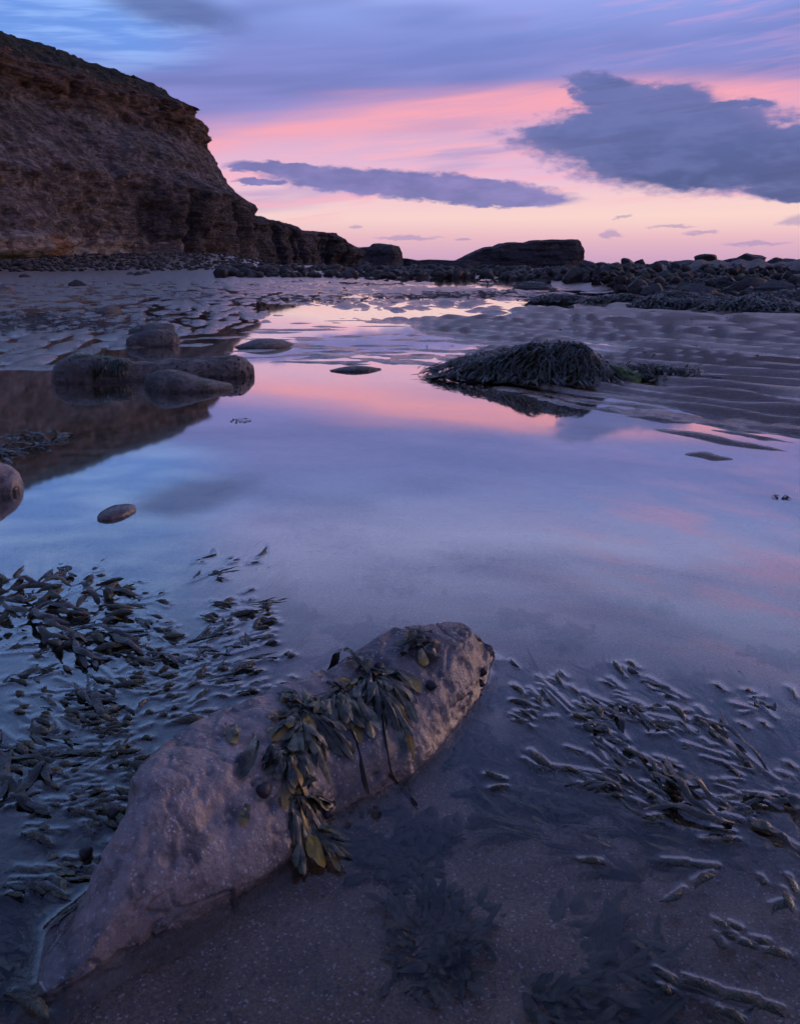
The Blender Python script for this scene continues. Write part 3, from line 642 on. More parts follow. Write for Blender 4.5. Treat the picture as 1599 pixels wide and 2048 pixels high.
for k in range(52):                                    # broken faces
    i0 = fr_.randrange(30, NS - 40) * NC + fr_.randrange(25, NC - 20); p = Vf[i0].copy()
    if p[2] < 0.045: continue
    nn = Nf[i0] + np.array([fr_.gauss(0, .07), fr_.gauss(0, .07), fr_.gauss(0, .05)]); nn /= np.linalg.norm(nn)
    rad = fr_.uniform(.05, .13); e_ = (Vf - (p - nn * rad * .010)) @ nn; w_ = sstep(np.linalg.norm(Vf - p, axis=1), rad, rad * .75)
    Vf -= nn * (np.maximum(e_, 0) * w_ * .9 * sstep(Vf[:, 2], .0, .035))[:, None]
V = Vf.reshape(NS, NC, 3); x, y, z = V[..., 0], V[..., 1], V[..., 2]
V = V + Nn * ((0.0025 * fbm3(x * 34, y * 34, z * 34, 4, 530, .6) - .004 * sstep(np.abs(fbm3(x * 8, y * 8, z * 15, 3, 540)), .05, .0)) * sstep(z, -0.02, 0.01))[..., None]
me = mesh_from('boulder', V.reshape(-1, 3), grid_faces(NS, NC))
hero = obj('boulder', me, M_HERO)
tag(hero, 'large pinkish sandstone boulder lying across the pool, draped with seaweed', 'boulder')
HV = V.reshape(-1, 3); HB = BVHTree.FromPolygons([tuple(p) for p in HV], [tuple(int(i) for i in f) for f in grid_faces(NS, NC)])
wl_r, wl_l = [], []
for i in range(NS):
    ring = V[i]; up = ring[:, 2] > 0.0
    if up.any():
        k = np.argmax(up); wl_r.append(tuple(ring[k, :2])); k = NC - 1 - np.argmax(up[::-1]); wl_l.append(tuple(ring[k, :2]))
HERO_LINE = wl_r[::3] + wl_l[::-1][::3]
def on_hero(px, py):
    """point where the sight line meets the boulder, else the water"""
    d = Vector(ray(px, py)).normalized(); hit = HB.ray_cast(Vector((0, 0, EYE)), d)
    if hit[0] is not None and hit[0].z > -0.01: return hit[0]
    return Vector((*at(px, py), 0.0))
def hero_z(x, y):
    hit = HB.ray_cast(Vector((x, y, 1)), Vector((0, 0, -1)))
    return hit[0].z if hit[0] is not None else -1

# ------------------------------------------------------------------ other stones
def loft_rock(name, pts, mat, seed, ns=90, nc=60, amp=0.02, sq=2.6, scale=7.0, bottom=-0.12):
    """pts: (x, y, half width, top z) along the stone"""
    p = np.array(pts, float)
    a = p[0] + (p[0] - p[1]) * 0.12; a[2:] = (p[0, 2] * .25, p[0, 3] * 0.25); b = p[-1] + (p[-1] - p[-2]) * 0.12; b[2:] = (p[-1, 2] * .25, p[-1, 3] * .25)
    Q = crom(np.vstack([a, p, b]), ns); Q[:, 2] = np.maximum(Q[:, 2], 0.004)
    T = np.gradient(Q[:, :2], axis=0); T /= np.hypot(T[:, 0], T[:, 1])[:, None] + 1e-9; N = np.stack([-T[:, 1], T[:, 0]], 1)
    th = np.linspace(-0.5 * np.pi * 0.55, np.pi + 0.5 * np.pi * 0.55, nc)
    cc = np.sign(np.cos(th)) * np.abs(np.cos(th)) ** (2 / sq); ss = np.sign(np.sin(th)) * np.abs(np.sin(th)) ** (2 / sq)
    Z = np.where(ss[None, :] >= 0, ss[None, :] * Q[:, 3:4], -ss[None, :] * bottom)
    V = np.stack([Q[:, 0:1] + N[:, 0:1] * cc * Q[:, 2:3], Q[:, 1:2] + N[:, 1:2] * cc * Q[:, 2:3], Z], -1)
    ctr = np.stack([Q[:, 0], Q[:, 1], Q[:, 3] * 0.2], 1)[:, None, :]; d = V - ctr; d /= np.linalg.norm(d, axis=2, keepdims=True) + 1e-9
    k = scale; x, y, z = V[..., 0], V[..., 1], V[..., 2]
    V = V + d * (amp * (fbm3(x * k, y * k, z * k, 4, seed, 0.55) + 0.45 * fbm3(x * k * 4, y * k * 4, z * k * 9, 3, seed + 9)))[..., None]
    fr_ = random.Random(seed); Vf = V.reshape(-1, 3); df = d.reshape(-1, 3); size = float(np.max(p[:, 2])) * 2
    for k_ in range(0):
        i0 = fr_.randrange(len(Vf)); q_ = Vf[i0].copy(); nn = df[i0] + np.array([fr_.gauss(0, .10), fr_.gauss(0, .10), fr_.gauss(0, .08)]); nn /= np.linalg.norm(nn)
        if q_[2] < .25 * size * .3: continue
        rad = size * fr_.uniform(.3, .7); e_ = (Vf - (q_ - nn * rad * .012)) @ nn; Vf -= nn * (np.maximum(e_, 0) * sstep(np.linalg.norm(Vf - q_, axis=1), rad, rad * .75) * .9)[:, None]
    V = Vf.reshape(V.shape)
    c = V.reshape(-1, 3).mean(0); c[2] = 0
    o = obj(name, mesh_from(name, V.reshape(-1, 3) - c, grid_faces(ns, nc)), mat); o.location = c
    return o
def W_(px, py, hw, z): return (*at(px, py), hw, z)
log = loft_rock('shore_rock', [W_(110, 764, .10, .10), W_(136, 762, .16, .175), W_(185, 760, .19, .19), W_(235, 758, .17, .15), W_(300, 756, .14, .135), W_(370, 754, .15, .145), W_(440, 752, .15, .165), W_(480, 751, .13, .15), W_(505, 750, .07, .08)], M_STONE, 600, 190, 90, .026, 2.5, 6.0)
tag(log, 'long log-shaped rock with a green top standing in the pool', 'rock')
slab = loft_rock('shore_rock', [W_(304, 774, .07, .09), W_(322, 776, .12, .13), W_(350, 778, .15, .135), W_(388, 779, .15, .10), W_(425, 778, .13, .065), W_(460, 776, .07, .03)], M_STONE, 610, 90, 60, .012)
tag(slab, 'low smooth grey rock tapering right, leaning on the log-shaped rock', 'rock')
tag(loft_rock('shore_rock', [W_(256, 692, .12, .09), W_(285, 691, .2, .15), W_(322, 690, .2, .175), W_(352, 690, .14, .13)], M_STONE, 620, 80, 56, .014, 2.3), 'rounded grey rock behind the log-shaped rock, front of a pair', 'rock')
tag(loft_rock('shore_rock', [W_(262, 672, .16, .09), W_(300, 671, .24, .145), W_(345, 670, .16, .14)], M_STONE, 630, 80, 56, .016, 2.3), 'flatter grey rock behind the log-shaped rock, rear of a pair', 'rock')
tag(loft_rock('shore_rock', [W_(475, 694, .08, .02), W_(510, 694, .24, .075), W_(550, 692, .22, .08), W_(580, 689, .08, .02)], M_STONE, 640, 80, 50, .015, 2.2), 'flat dark rock islet in the far part of the pool', 'rock')
tag(loft_rock('shore_rock', [W_(664, 742, .05, .012), W_(695, 741, .10, .032), W_(730, 740, .10, .034), W_(758, 739, .04, .012)], M_STONE, 650, 70, 46, .008, 2.2), 'small low oval rock islet alone in the pink reflection', 'rock')
tag(loft_rock('shore_rock', [W_(195, 627, .12, .05), W_(215, 626, .2, .13), W_(235, 625, .16, .11)], M_STONE, 660, 60, 40, .015, 2.3), 'rounded stone among the sand mounds behind the paired rocks', 'rock')
tag(loft_rock('shore_rock', [W_(-90, 985, .08, .10), W_(-40, 985, .11, .14), W_(6, 982, .09, .115), (*at(30, 985), .035, .05)], M_HERO, 670, 90, 60, .012, 2.3), 'brown boulder cut off by the picture edge beside the pool', 'rock')
tag(loft_rock('shore_rock', [W_(203, 1040, .02, .012), W_(222, 1032, .045, .024), W_(248, 1020, .045, .020), W_(262, 1012, .015, .006)], M_HERO, 680, 60, 40, .006, 2.2), 'small reddish stone barely breaking the water in the pool', 'rock')
tag(loft_rock('shore_rock', [W_(-12, 586, .25, .10), W_(8, 585, .35, .26), W_(26, 585, .2, .12)], M_STONE, 690, 50, 40, .03, 2.3), 'dark stone at the edge of the sand flats below the cliff', 'rock')
for k, (px, py, s, lab) in enumerate([(262, 553, .45, 'small dark stone on the sand flats, left of three together'), (278, 554, .5, 'small brown stone on the sand flats, middle of three together'), (292, 552, .5, 'small dark stone on the sand flats, rightmost of three together'),
                                      (130, 541, .7, 'small tan stone at the edge of the rubble below the cliff'), (50, 556, .5, 'flat stone lying alone on the flats near the rubble'), (155, 573, .5, 'low flat stone on the flats with green weed beside it')]):
    x, y = at(px, py); tag(loft_rock('shore_rock', [(x - s * .6, y, s * .35, gz(x, y) + s * .25), (x, y, s * .6, gz(x, y) + s * .5), (x + s * .6, y, s * .35, gz(x, y) + s * .2)], M_RUBBLE, 700 + k, 30, 24, .05, 2.3), lab, 'rock')

# ------------------------------------------------------------------ boulders
import bmesh
def boulder_proto(seed):
    r = random.Random(seed); bm = bmesh.new(); bmesh.ops.create_icosphere(bm, subdivisions=4, radius=1.0)
    P = np.array([v.co[:] for v in bm.verts]); F_ = np.array([[v.index for v in f.verts] for f in bm.faces]); bm.free()
    P *= np.array([1, r.uniform(.7, .95), r.uniform(.55, .8)])
    for _ in range(r.randint(11, 16)):
        nn = np.array([r.gauss(0, 1), r.gauss(0, 1), r.gauss(0, .8)]); nn /= np.linalg.norm(nn)
        d = r.uniform(.44, .70) * (abs(nn[2]) * .75 + (1 - abs(nn[2]))); s = P @ nn
        P = P - np.outer(np.maximum(s - d, 0) * 0.98, nn)
    P = P * (1 + 0.10 * fbm3(P[:, 0] * 1.6 + seed, P[:, 1] * 1.6, P[:, 2] * 1.6, 3, seed) + 0.05 * fbm3(P[:, 0] * 6, P[:, 1] * 6, P[:, 2] * 6, 3, seed + 3))[:, None]
    return P, F_
PROTO = [boulder_proto(s) for s in range(16)]
PM = {}
def boulder(x, y, z, sx, sy, sz, rot, k, mat, name='boulder'):
    key = (k, mat.name)
    if key not in PM:
        PM[key] = mesh_from('boulder', *PROTO[k], False); PM[key].materials.append(mat)
    o = obj(name, PM[key]); o.location = (x, y, z); o.scale = (sx, sy, sz); o.rotation_euler = (rot[0], rot[1], rot[2]); return o
rr = random.Random(5)
# right: large boulders seen one by one  (px, base py, width px, height px)
RB = [(1085, 571, 40, 18), (1118, 566, 44, 30), (1152, 572, 52, 38), (1178, 556, 40, 24), (1212, 574, 62, 32), (1192, 577, 30, 14), (1240, 576, 36, 20), (1262, 560, 48, 24), (1293, 574, 58, 26), (1278, 548, 40, 18),
      (1322, 562, 44, 26), (1372, 568, 70, 34), (1345, 592, 70, 26), (1315, 590, 40, 18), (1405, 602, 92, 46), (1440, 575, 60, 26), (1492, 596, 84, 50), (1500, 568, 62, 46), (1556, 600, 84, 38), (1545, 566, 64, 30), (1600, 585, 60, 34),
      (1420, 552, 60, 28), (1470, 548, 50, 26), (1640, 600, 80, 44), (1330, 545, 40, 18), (1232, 548, 34, 14), (1462, 605, 40, 18), (1530, 612, 44, 18), (1585, 560, 50, 26), (1390, 540, 46, 20)]
RLAB = ['small low boulder at the left tip of the boulder pile by the far stream', 'dark boulder just right of the pile left tip, below the island cliff', 'dark blocky boulder at the bend of the stream', 'rounded boulder behind the blocky one at the stream bend', 'broad dark boulder at the edge of the stream', 'small boulder between the blocky and the broad one by the stream', 'small boulder at the right foot of the broad stream-side boulder', 'boulder behind the pale rounded one, under the ridge left end', 'pale rounded boulder beside the stream near the dark ridge', 'far small boulder under the left end of the dark ridge',
        'grey boulder left of the slanted slab-like boulder', 'pale slanted slab-like boulder below the two pointed rocks', 'pale low boulder at the back edge of the heaped seaweed', 'small boulder left of the pale low one behind the seaweed', 'big dark hump-backed boulder rising out of the heaped seaweed', 'boulder behind the hump-backed one, right of the slanted slab', 'large brown flat-sided boulder standing above the heaped seaweed', 'tall dark boulder directly behind the flat-sided brown one', 'long pale boulder above the seaweed near the right picture edge', 'dark boulder behind the long pale one near the right picture edge', 'boulder cut by the right picture edge beside the long pale one',
        'dark boulder high in the pile, above the boulder behind the hump-backed one', 'dark boulder high in the pile, behind the tall dark one', 'weedy boulder just outside the right picture edge', 'small far boulder just below and left of the pointed rocks', 'tiny far boulder at the very left foot of the dark ridge', 'small stone poking from the weed between the two biggest boulders', 'small stone poking from the weed before the long pale boulder', 'dark boulder high in the pile at the right picture edge', 'dark boulder in the ridge just right of the pointed rocks']
for i, (px, py, w, h) in enumerate(RB):
    x, y = at(px, py); sc_ = math.hypot(x, y) / FPX * 1.02; z0 = gz(x, y); hw = w * sc_ * .66; hz = h * sc_ * .82
    dz_ = max(z0, 0)
    o = boulder(x, y + hw * .4, dz_ + hz * 0.30, hw, hw * .9, hz * 1.05, (rr.uniform(-.25, .25), rr.uniform(-.25, .25), rr.uniform(0, 6.3)), rr.randrange(16), M_BOULDER)
    tag(o, RLAB[i], 'boulder', 'large boulders on the right')
# two pointed rocks on the skyline
for px, h, lab in ((1354, 0.62, 'taller of two pointed upright rocks on the dark ridge skyline'), (1367, 0.55, 'shorter of two pointed upright rocks on the dark ridge skyline')):
    x, y = bearing(px, 34); tag(boulder(x, y, 0.62, .15, .15, h, (0, 0.1, px), 3, M_BOULDER), lab, 'rock')
cnt = 0
for i in range(230):                                   # ridge on the right
    px = rr.uniform(1195, 1720) ; dist = rr.uniform(22, 44)
    x, y = bearing(px, dist); ok = px > 1240 or dist > 32
    if not ok: continue
    s = rr.uniform(.30, .75) * (0.7 if dist < 28 else .75); z0 = gz(x, y)
    lim = EYE + dist * math.tan(math.radians((2 if px < 1330 else 8 + 5 * math.sin(px / 23)) / 27.5)) + rr.uniform(-.12, .05)
    if dist < 29: lim = 0.55
    top = min(z0 + s * .9, lim)
    o = boulder(x, y, top - s * .55, s * rr.uniform(.8, 1.2), s, s * rr.uniform(.65, .9), (rr.uniform(-.4, .4), rr.uniform(-.4, .4), rr.uniform(0, 6.3)), rr.randrange(16), M_BOULDER)
    wh = 'at its low left end' if px < 1300 else 'beside the pointed rocks' if px < 1390 else 'behind the slanted slab' if px < 1450 else 'behind the flat-sided boulder' if px < 1530 else 'at the right edge'
    sz = 'big' if s > .58 else 'middling' if s > .42 else 'small'; rw = 'front' if dist < 29 else 'middle' if dist < 37 else 'skyline'
    tag(o, f'{sz} {rw}-row ridge boulder {wh}', 'boulder', 'ridge boulders'); cnt += 1
    if cnt > 105: break
# solid dark core of the ridge
core = []
rx = np.linspace(1235, 1760, 160)
V = []
for px in rx:
    for k_, (dd, hh) in enumerate(((30, 0.0), (33, .75), (37, 1.0), (41, .95), (46, 0.0))):
        x, y = bearing(px, dd); V.append((x, y, -0.2 + hh * (1.0 + .25 * float(sstep(np.array(px), 1290, 1400)) + .12 * math.sin(px / 9) * math.sin(px / 23 + 1))))
V = np.array(V); V[:, 2] += 0.10 * fbm2(V[:, 0] * 1.1, V[:, 1] * 1.1, 3, 77)
tag(obj('rock_ridge', mesh_from('rock_ridge', V, grid_faces(len(rx), 5)), M_BOULDER), 'dark rocky bank under the ridge of boulders', kind='structure')
mid_n = 0; rest = []
for i in range(620):                                   # band across the middle
    px = rr.uniform(430, 1260); dist = 51 + 26 * rr.random() ** 1.3
    if px > 1000: dist = rr.uniform(34 + 14 * (1260 - px) / 260, 62)
    s = rr.uniform(.20, .55) * (1 + .2 * (px < 1050)); x, y = bearing(px, dist); z0 = gz(x, y)
    a_ = (x, y, max(z0, 0) + s * .22, s * rr.uniform(.9, 1.3), s * rr.uniform(.8, 1.1), s * rr.uniform(.6, .85), (rr.uniform(-.4, .4), rr.uniform(-.4, .4), rr.uniform(0, 6.3)), rr.randrange(16))
    if dist < 64 and mid_n < 165:
        wh = next(w_ for lim_, w_ in ((520, 'the tall cliff corner'), (600, 'the sloping far cliff'), (650, 'the far cliff shoulder'), (730, 'the last dark cliff step'), (810, 'the small distant headland'), (915, 'the low reef'), (1040, 'the sloping end of the island'), (1160, 'the steep end of the island'), (9999, 'the open sea strip')) if px < lim_)
        sz = 'big' if s > .58 else 'middling' if s > .42 else 'small'; rw = 'front' if dist < 55 else 'middle' if dist < 59 else 'rear'
        tag(boulder(*a_, M_RUBBLE), f'{sz} {rw}-row boulder below {wh}', 'boulder', 'boulder band at the far edge of the sand'); mid_n += 1
    else: rest.append(a_)
for i in range(2600):                                  # rubble below the cliff
    px = rr.uniform(-260, 560); dist = 80 + 62 * rr.random()
    if px > 300: dist = rr.uniform(70, 150)
    s = rr.uniform(.14, .40) * (1 + .8 * (rr.random() < .10)); x, y = bearing(px, dist)
    if math.hypot(x, y) < 92 and rr.random() < .45: continue
    rest.append((x, y, gz(x, y) + s * .2, s * rr.uniform(.9, 1.5), s * rr.uniform(.8, 1.1), s * rr.uniform(.35, .7), (rr.uniform(-.3, .3), rr.uniform(-.3, .3), rr.uniform(0, 6.3)), rr.randrange(16)))
for i in range(1700):                                   # smaller stones between the big ones on the right
    px = rr.uniform(1060, 1720); dist = rr.uniform(19, 40)
    if px < 1300 and dist < 40 - (px - 1060) * .07: continue
    s = rr.uniform(.08, .30); x, y = bearing(px, dist); z0 = max(gz(x, y), 0)
    rest.append((x, y, min(z0 + s * .2 + rr.random() * .35 * (dist > 24), .75), s * rr.uniform(.9, 1.5), s * rr.uniform(.8, 1.1), s * rr.uniform(.5, .9), (rr.uniform(-.4, .4), rr.uniform(-.4, .4), rr.uniform(0, 6.3)), rr.randrange(16)))
from mathutils import Euler
small = {}
def lowp(k):
    if k not in small:
        r = random.Random(k + 50); bm = bmesh.new(); bmesh.ops.create_icosphere(bm, subdivisions=2 if k < 4 else 1, radius=1.0)
        P = np.array([v.co[:] for v in bm.verts]); F_ = np.array([[v.index for v in f.verts] for f in bm.faces]); bm.free()
        for _ in range(9):
            nn = np.array([r.gauss(0, 1), r.gauss(0, 1), r.gauss(0, .8)]); nn /= np.linalg.norm(nn); s = P @ nn
            P = P - np.outer(np.maximum(s - r.uniform(.45, .75), 0), nn)
        small[k] = (P, F_)
    return small[k]
VV, FF, off = [], [], 0
for (x, y, z, sx, sy, sz, rot, k) in rest:
    P, F_ = lowp(k); Rm = np.array(Euler(rot).to_matrix()); VV.append((P * np.array([sx, sy, sz])) @ Rm.T + np.array([x, y, z])); FF.append(F_ + off); off += len(P)
tag(obj('rubble', mesh_from('rubble', np.vstack(VV), np.vstack(FF), False), M_RUBBLE), 'boulder rubble heaped along the foot of the cliffs', 'rubble', kind='stuff')

# ------------------------------------------------------------------ seaweed builders
def ribbon(path, width, side=None, cup=0.25, na=3, seed=0.0, ruffle=0.0):
    """leafy strap along path; returns vertices, quads, colours (along, random)"""
    P = np.asarray(path, float); T = np.gradient(P, axis=0); T /= np.linalg.norm(T, axis=1, keepdims=True) + 1e-9
    up = np.array([0, 0, 1.0]) if side is None else None
    Sd = np.cross(T, up) if side is None else np.asarray(side, float)
    Sd = Sd / (np.linalg.norm(Sd, axis=1, keepdims=True) + 1e-9); Nn = np.cross(Sd, T)
    a = np.linspace(-1, 1, na); w = np.asarray(width, float); nl = len(P)
    rf = ruffle * np.sin(np.linspace(0, 9, nl) + seed * 20)[:, None] * a[None, :] * w[:, None]
    lift = ((-cup * (a ** 2) + .16 * np.exp(-(a / .22) ** 2))[None, :] * w[:, None] + rf)
    V = P[:, None, :] + Sd[:, None, :] * (a[None, :] * w[:, None])[..., None] + Nn[:, None, :] * lift[..., None]
    al = np.repeat(np.linspace(0, 1, nl)[:, None], na, 1).ravel()
    C = np.stack([al, np.full(al.shape, seed), np.zeros(al.shape), np.ones(al.shape)], 1)
    return V.reshape(-1, 3), grid_faces(nl, na), C
def join(parts):
    V, F_, C, off = [], [], [], 0
    for v, f, c in parts:
        V.append(v); F_.append(f + off); C.append(c); off += len(v)
    return np.vstack(V), np.vstack(F_), np.vstack(C)
def weed_mesh(name, V, F_, C):
    me = mesh_from(name, V, F_); ca = me.color_attributes.new('along', 'FLOAT_COLOR', 'POINT'); ca.data.foreach_set('color', np.asarray(C, np.float32).ravel()); return me
def leaf_w(n_, w, stem=0.18, tipround=0.35, peak=0.62):
    t = np.linspace(0, 1, n_); up_ = stem + (1 - stem) * sstep(t, 0.0, peak); dn = np.sqrt(np.clip(1 - (np.clip(t - (1 - tipround), 0, 1) / tipround) ** 2.2, 0.0, 1))
    return w * np.maximum(up_ * dn, 0.04)
MEN = []           # things breaking the water: (x0, y0, x1, y1, radius)

# wrack on the boulder
def draped(parent, root, tip, width, lift=0.012, mat=None, name='frond', lobes=1, curl=0.0):
    a = on_hero(*root); b_ = on_hero(*tip); n_ = 14; pts = []; bow = rr.uniform(-.12, .12)
    d = b_ - a; side = Vector((-d.y, d.x, 0))
    for i in range(n_):
        t = i / (n_ - 1); p = a.lerp(b_, t) + side * bow * math.sin(math.pi * t)
        z = max(hero_z(p.x, p.y), 0.0 if t > .5 else -1)
        pts.append((p.x, p.y, max(z, 0.0) + 0.004 + lift * math.sin(math.pi * min(1, t * 1.1) * .95) + curl * t * t))
    pts = np.array(pts); sd = rr.random()
    width *= .78
    parts = [ribbon(pts, leaf_w(n_, width / 2 * rr.uniform(.7, 1.15), .14, .32, .72), None, rr.uniform(-.35, .6), 7, sd, rr.uniform(.2, .6))]
    for k in range(lobes):
        i0 = rr.randint(5, 8); sg = rr.choice((-1, 1)); Tn = pts[-1] - pts[i0]; pr = np.array([-Tn[1], Tn[0], 0]) * sg
        q = np.array([pts[i0] + (pts[min(i0 + j, n_ - 1)] - pts[i0]) * rr.uniform(.75, .85) + pr * .26 * (j / 6) ** 1.2 + np.array([0, 0, .004 + .004 * (j / 6)]) for j in range(7)])
        for r_ in q: r_[2] = max(r_[2], max(hero_z(r_[0], r_[1]), 0) + .003)
        parts.append(ribbon(q, leaf_w(7, width * .34, .3, .5), None, rr.uniform(-.2, .5), 5, sd, .4))
    V, F_, C = join(parts); o = parent.matrix_world.translation if False else Vector(parent.location)
    return obj(name, weed_mesh(name, V - np.array(o), F_, C), mat or M_WEEDR, parent)
CL = [('clump of leathery seaweed with yellow blades on the ridge of the boulder', (738, 1352), [(655, 1345, .034), (668, 1375, .03), (662, 1400, .028), (700, 1325, .03), (735, 1330, .026), (745, 1465, .032), (732, 1450, .028), (800, 1425, .036), (830, 1385, .036), (822, 1440, .032), (815, 1500, .036), (802, 1512, .03), (760, 1400, .03), (690, 1410, .026), (720, 1410, .026), (775, 1350, .028)]),
      ('big clump of olive seaweed blades spread over the saddle of the boulder', (605, 1425), [(550, 1480, .036), (575, 1510, .034), (600, 1500, .036), (675, 1505, .044), (680, 1445, .04), (570, 1400, .034), (615, 1392, .034), (640, 1410, .034), (695, 1520, .03), (545, 1440, .03), (630, 1470, .032), (560, 1395, .03), (590, 1560, .03), (605, 1575, .026), (655, 1555, .034), (665, 1440, .028), (580, 1455, .03)]),
      ('clump of narrow hanging seaweed blades trailing from the boulder into the water', (588, 1592), [(606, 1735, .022), (640, 1722, .026), (668, 1728, .022), (655, 1660, .024), (684, 1672, .022), (660, 1615, .026), (560, 1600, .02), (625, 1690, .026), (600, 1680, .024), (648, 1700, .02), (690, 1700, .012)]),
      ('small upright tuft of seaweed near the far end of the boulder', (838, 1290), [(800, 1310, .028), (815, 1272, .03), (838, 1265, .026), (850, 1330, .03), (875, 1318, .026), (880, 1300, .022), (795, 1290, .022), (858, 1272, .022), (825, 1300, .026)])]
CL += [('olive blades bridging the ridge clump and the saddle clump on the boulder', (668, 1392), [(640, 1440, .03), (700, 1455, .032), (655, 1470, .03), (715, 1480, .03), (690, 1430, .034), (625, 1425, .026), (720, 1440, .03)]),
       ('dark limp blades joining the saddle clump to the hanging clump', (585, 1505), [(560, 1560, .028), (600, 1590, .03), (570, 1610, .026), (540, 1550, .026), (625, 1570, .03), (610, 1620, .024)])]
for lab, root, tips in CL:
    r0 = on_hero(*root); e = empty('seaweed_clump', r0); tag(e, lab, 'seaweed')
    for tx, ty, w in tips:
        rx_, ry_ = root[0] + rr.uniform(-10, 10), root[1] + rr.uniform(-8, 8)
        tx, ty = tx + (tx - root[0]) * .16, ty + (ty - root[1]) * .16
        draped(e, (rx_, ry_), (tx, ty), w, rr.uniform(.003, .020), M_YELLOW if rr.random() < .09 else None, lobes=rr.choice((0, 1, 1, 2)))
        if rr.random() < .75:
            k_ = rr.uniform(.45, .85); draped(e, (rx_ + rr.uniform(-12, 12), ry_ + rr.uniform(-6, 10)), (root[0] + (tx - root[0]) * k_ + rr.uniform(-16, 16), root[1] + (ty - root[1]) * k_ + rr.uniform(-6, 16)), w * rr.uniform(.6, .95), rr.uniform(.002, .016), M_WEED if rr.random() < .6 else None, lobes=rr.choice((0, 1, 1)))
    hv = []
    for k in range(3): 
        p0 = r0 + Vector((rr.uniform(-.01, .01), rr.uniform(-.01, .01), -.004)); hv.append(ribbon(np.array([p0 + Vector((.006 * i * rr.uniform(-1, 1), .006 * i * rr.uniform(-1, 1), .004 * i)) for i in range(6)]), np.full(6, .006), None, .2, 3, .1))
    V, F_, C = join(hv); obj('holdfast', weed_mesh('holdfast', V - np.array(r0), F_, C), M_DARKWEED, e)
for lab, root, mids in (('thin dark seaweed stem hanging down the boulder face, left of two', (700, 1400), [(705, 1450), (722, 1530), (735, 1592)]), ('thin dark seaweed stem hanging down the boulder face, right of two', (765, 1430), [(772, 1490), (782, 1545), (802, 1578), (830, 1612)])):
    pts = [on_hero(*q) + Vector((0, 0, .004)) for q in [root] + mids]; P_ = crom(np.array(pts), 24)
    o = obj('seaweed_strand', weed_mesh('stem', *join([ribbon(P_, np.full(24, .0032), None, .9, 5, .2), ribbon(P_ + np.array([.004, -.002, .002]) * np.linspace(0, 1, 24)[:, None], np.full(24, .0022), None, .9, 5, .2)])), M_DARKWEED); tag(o, lab, 'seaweed')
for lab, a_, b_, w in (('crumpled olive blade stuck to the left flank of the boulder', (505, 1462), (478, 1565), .034), ('small dark blade stuck high on the boulder beside the saddle', (450, 1450), (470, 1492), .022), ('small dark blade stuck to the middle of the boulder flank', (490, 1612), (482, 1656), .024)):
    e = empty('seaweed_sprig', on_hero(*a_)); tag(e, lab, 'seaweed'); draped(e, a_, b_, w, .006, lobes=1); draped(e, (a_[0] + 6, a_[1] + 5), (b_[0] + 14, b_[1] - 22), w * .7, .010, lobes=0)

# periwinkles
def snail_mesh():
    nu, nv = 22, 16; V = []
    for i in range(nu):
        t = i / (nu - 1); th = math.pi * t; rad = math.sin(th) ** .8 * (1 if t < .5 else 1 - .35 * (t - .5) * 2); zz = -math.cos(th)
        zz = zz * (.8 if zz < 0 else 1.45)
        rad *= 1 - .07 * (math.cos(t * 26) > .6) * (t > .45)
        for j in range(nv):
            p = 2 * math.pi * j / nv; k = 1 + .18 * math.cos(p - .4) * (t < .6)
            V.append((rad * k * math.cos(p) + .12 * zz, rad * k * math.sin(p), zz))
    return mesh_from('periwinkle', np.array(V), grid_faces(nu, nv, True))
SN = snail_mesh(); SN.materials.append(M_SNAIL)
for px, py, s, lab in [(860, 1375, .0125, 'round dark periwinkle on the bare pink face of the boulder'), (757, 1338, .0125, 'brownish periwinkle tucked behind the yellow-bladed seaweed clump'), (966, 1346, .0115, 'dark periwinkle at the far end of the boulder near the waterline'), (655, 1630, .0115, 'grey periwinkle at the waterline beside the hanging blades'), (528, 1588, .014, 'black periwinkle left of the hanging seaweed clump'), (963, 1370, .010, 'black periwinkle just under the one at the boulder far end'), (232, 1628, .012, 'dark periwinkle on the left edge of the boulder'), (172, 1712, .012, 'dark periwinkle low on the left edge of the boulder at the weed')]:
    s *= .85; p = on_hero(px, py); o = obj('periwinkle', SN); o.location = p + Vector((0, -.001, s * .35)); o.scale = (s, s, s * .9); o.rotation_euler = (rr.uniform(.6, 1.4), rr.uniform(-.5, .5), rr.uniform(0, 6)); tag(o, lab, 'sea snail')
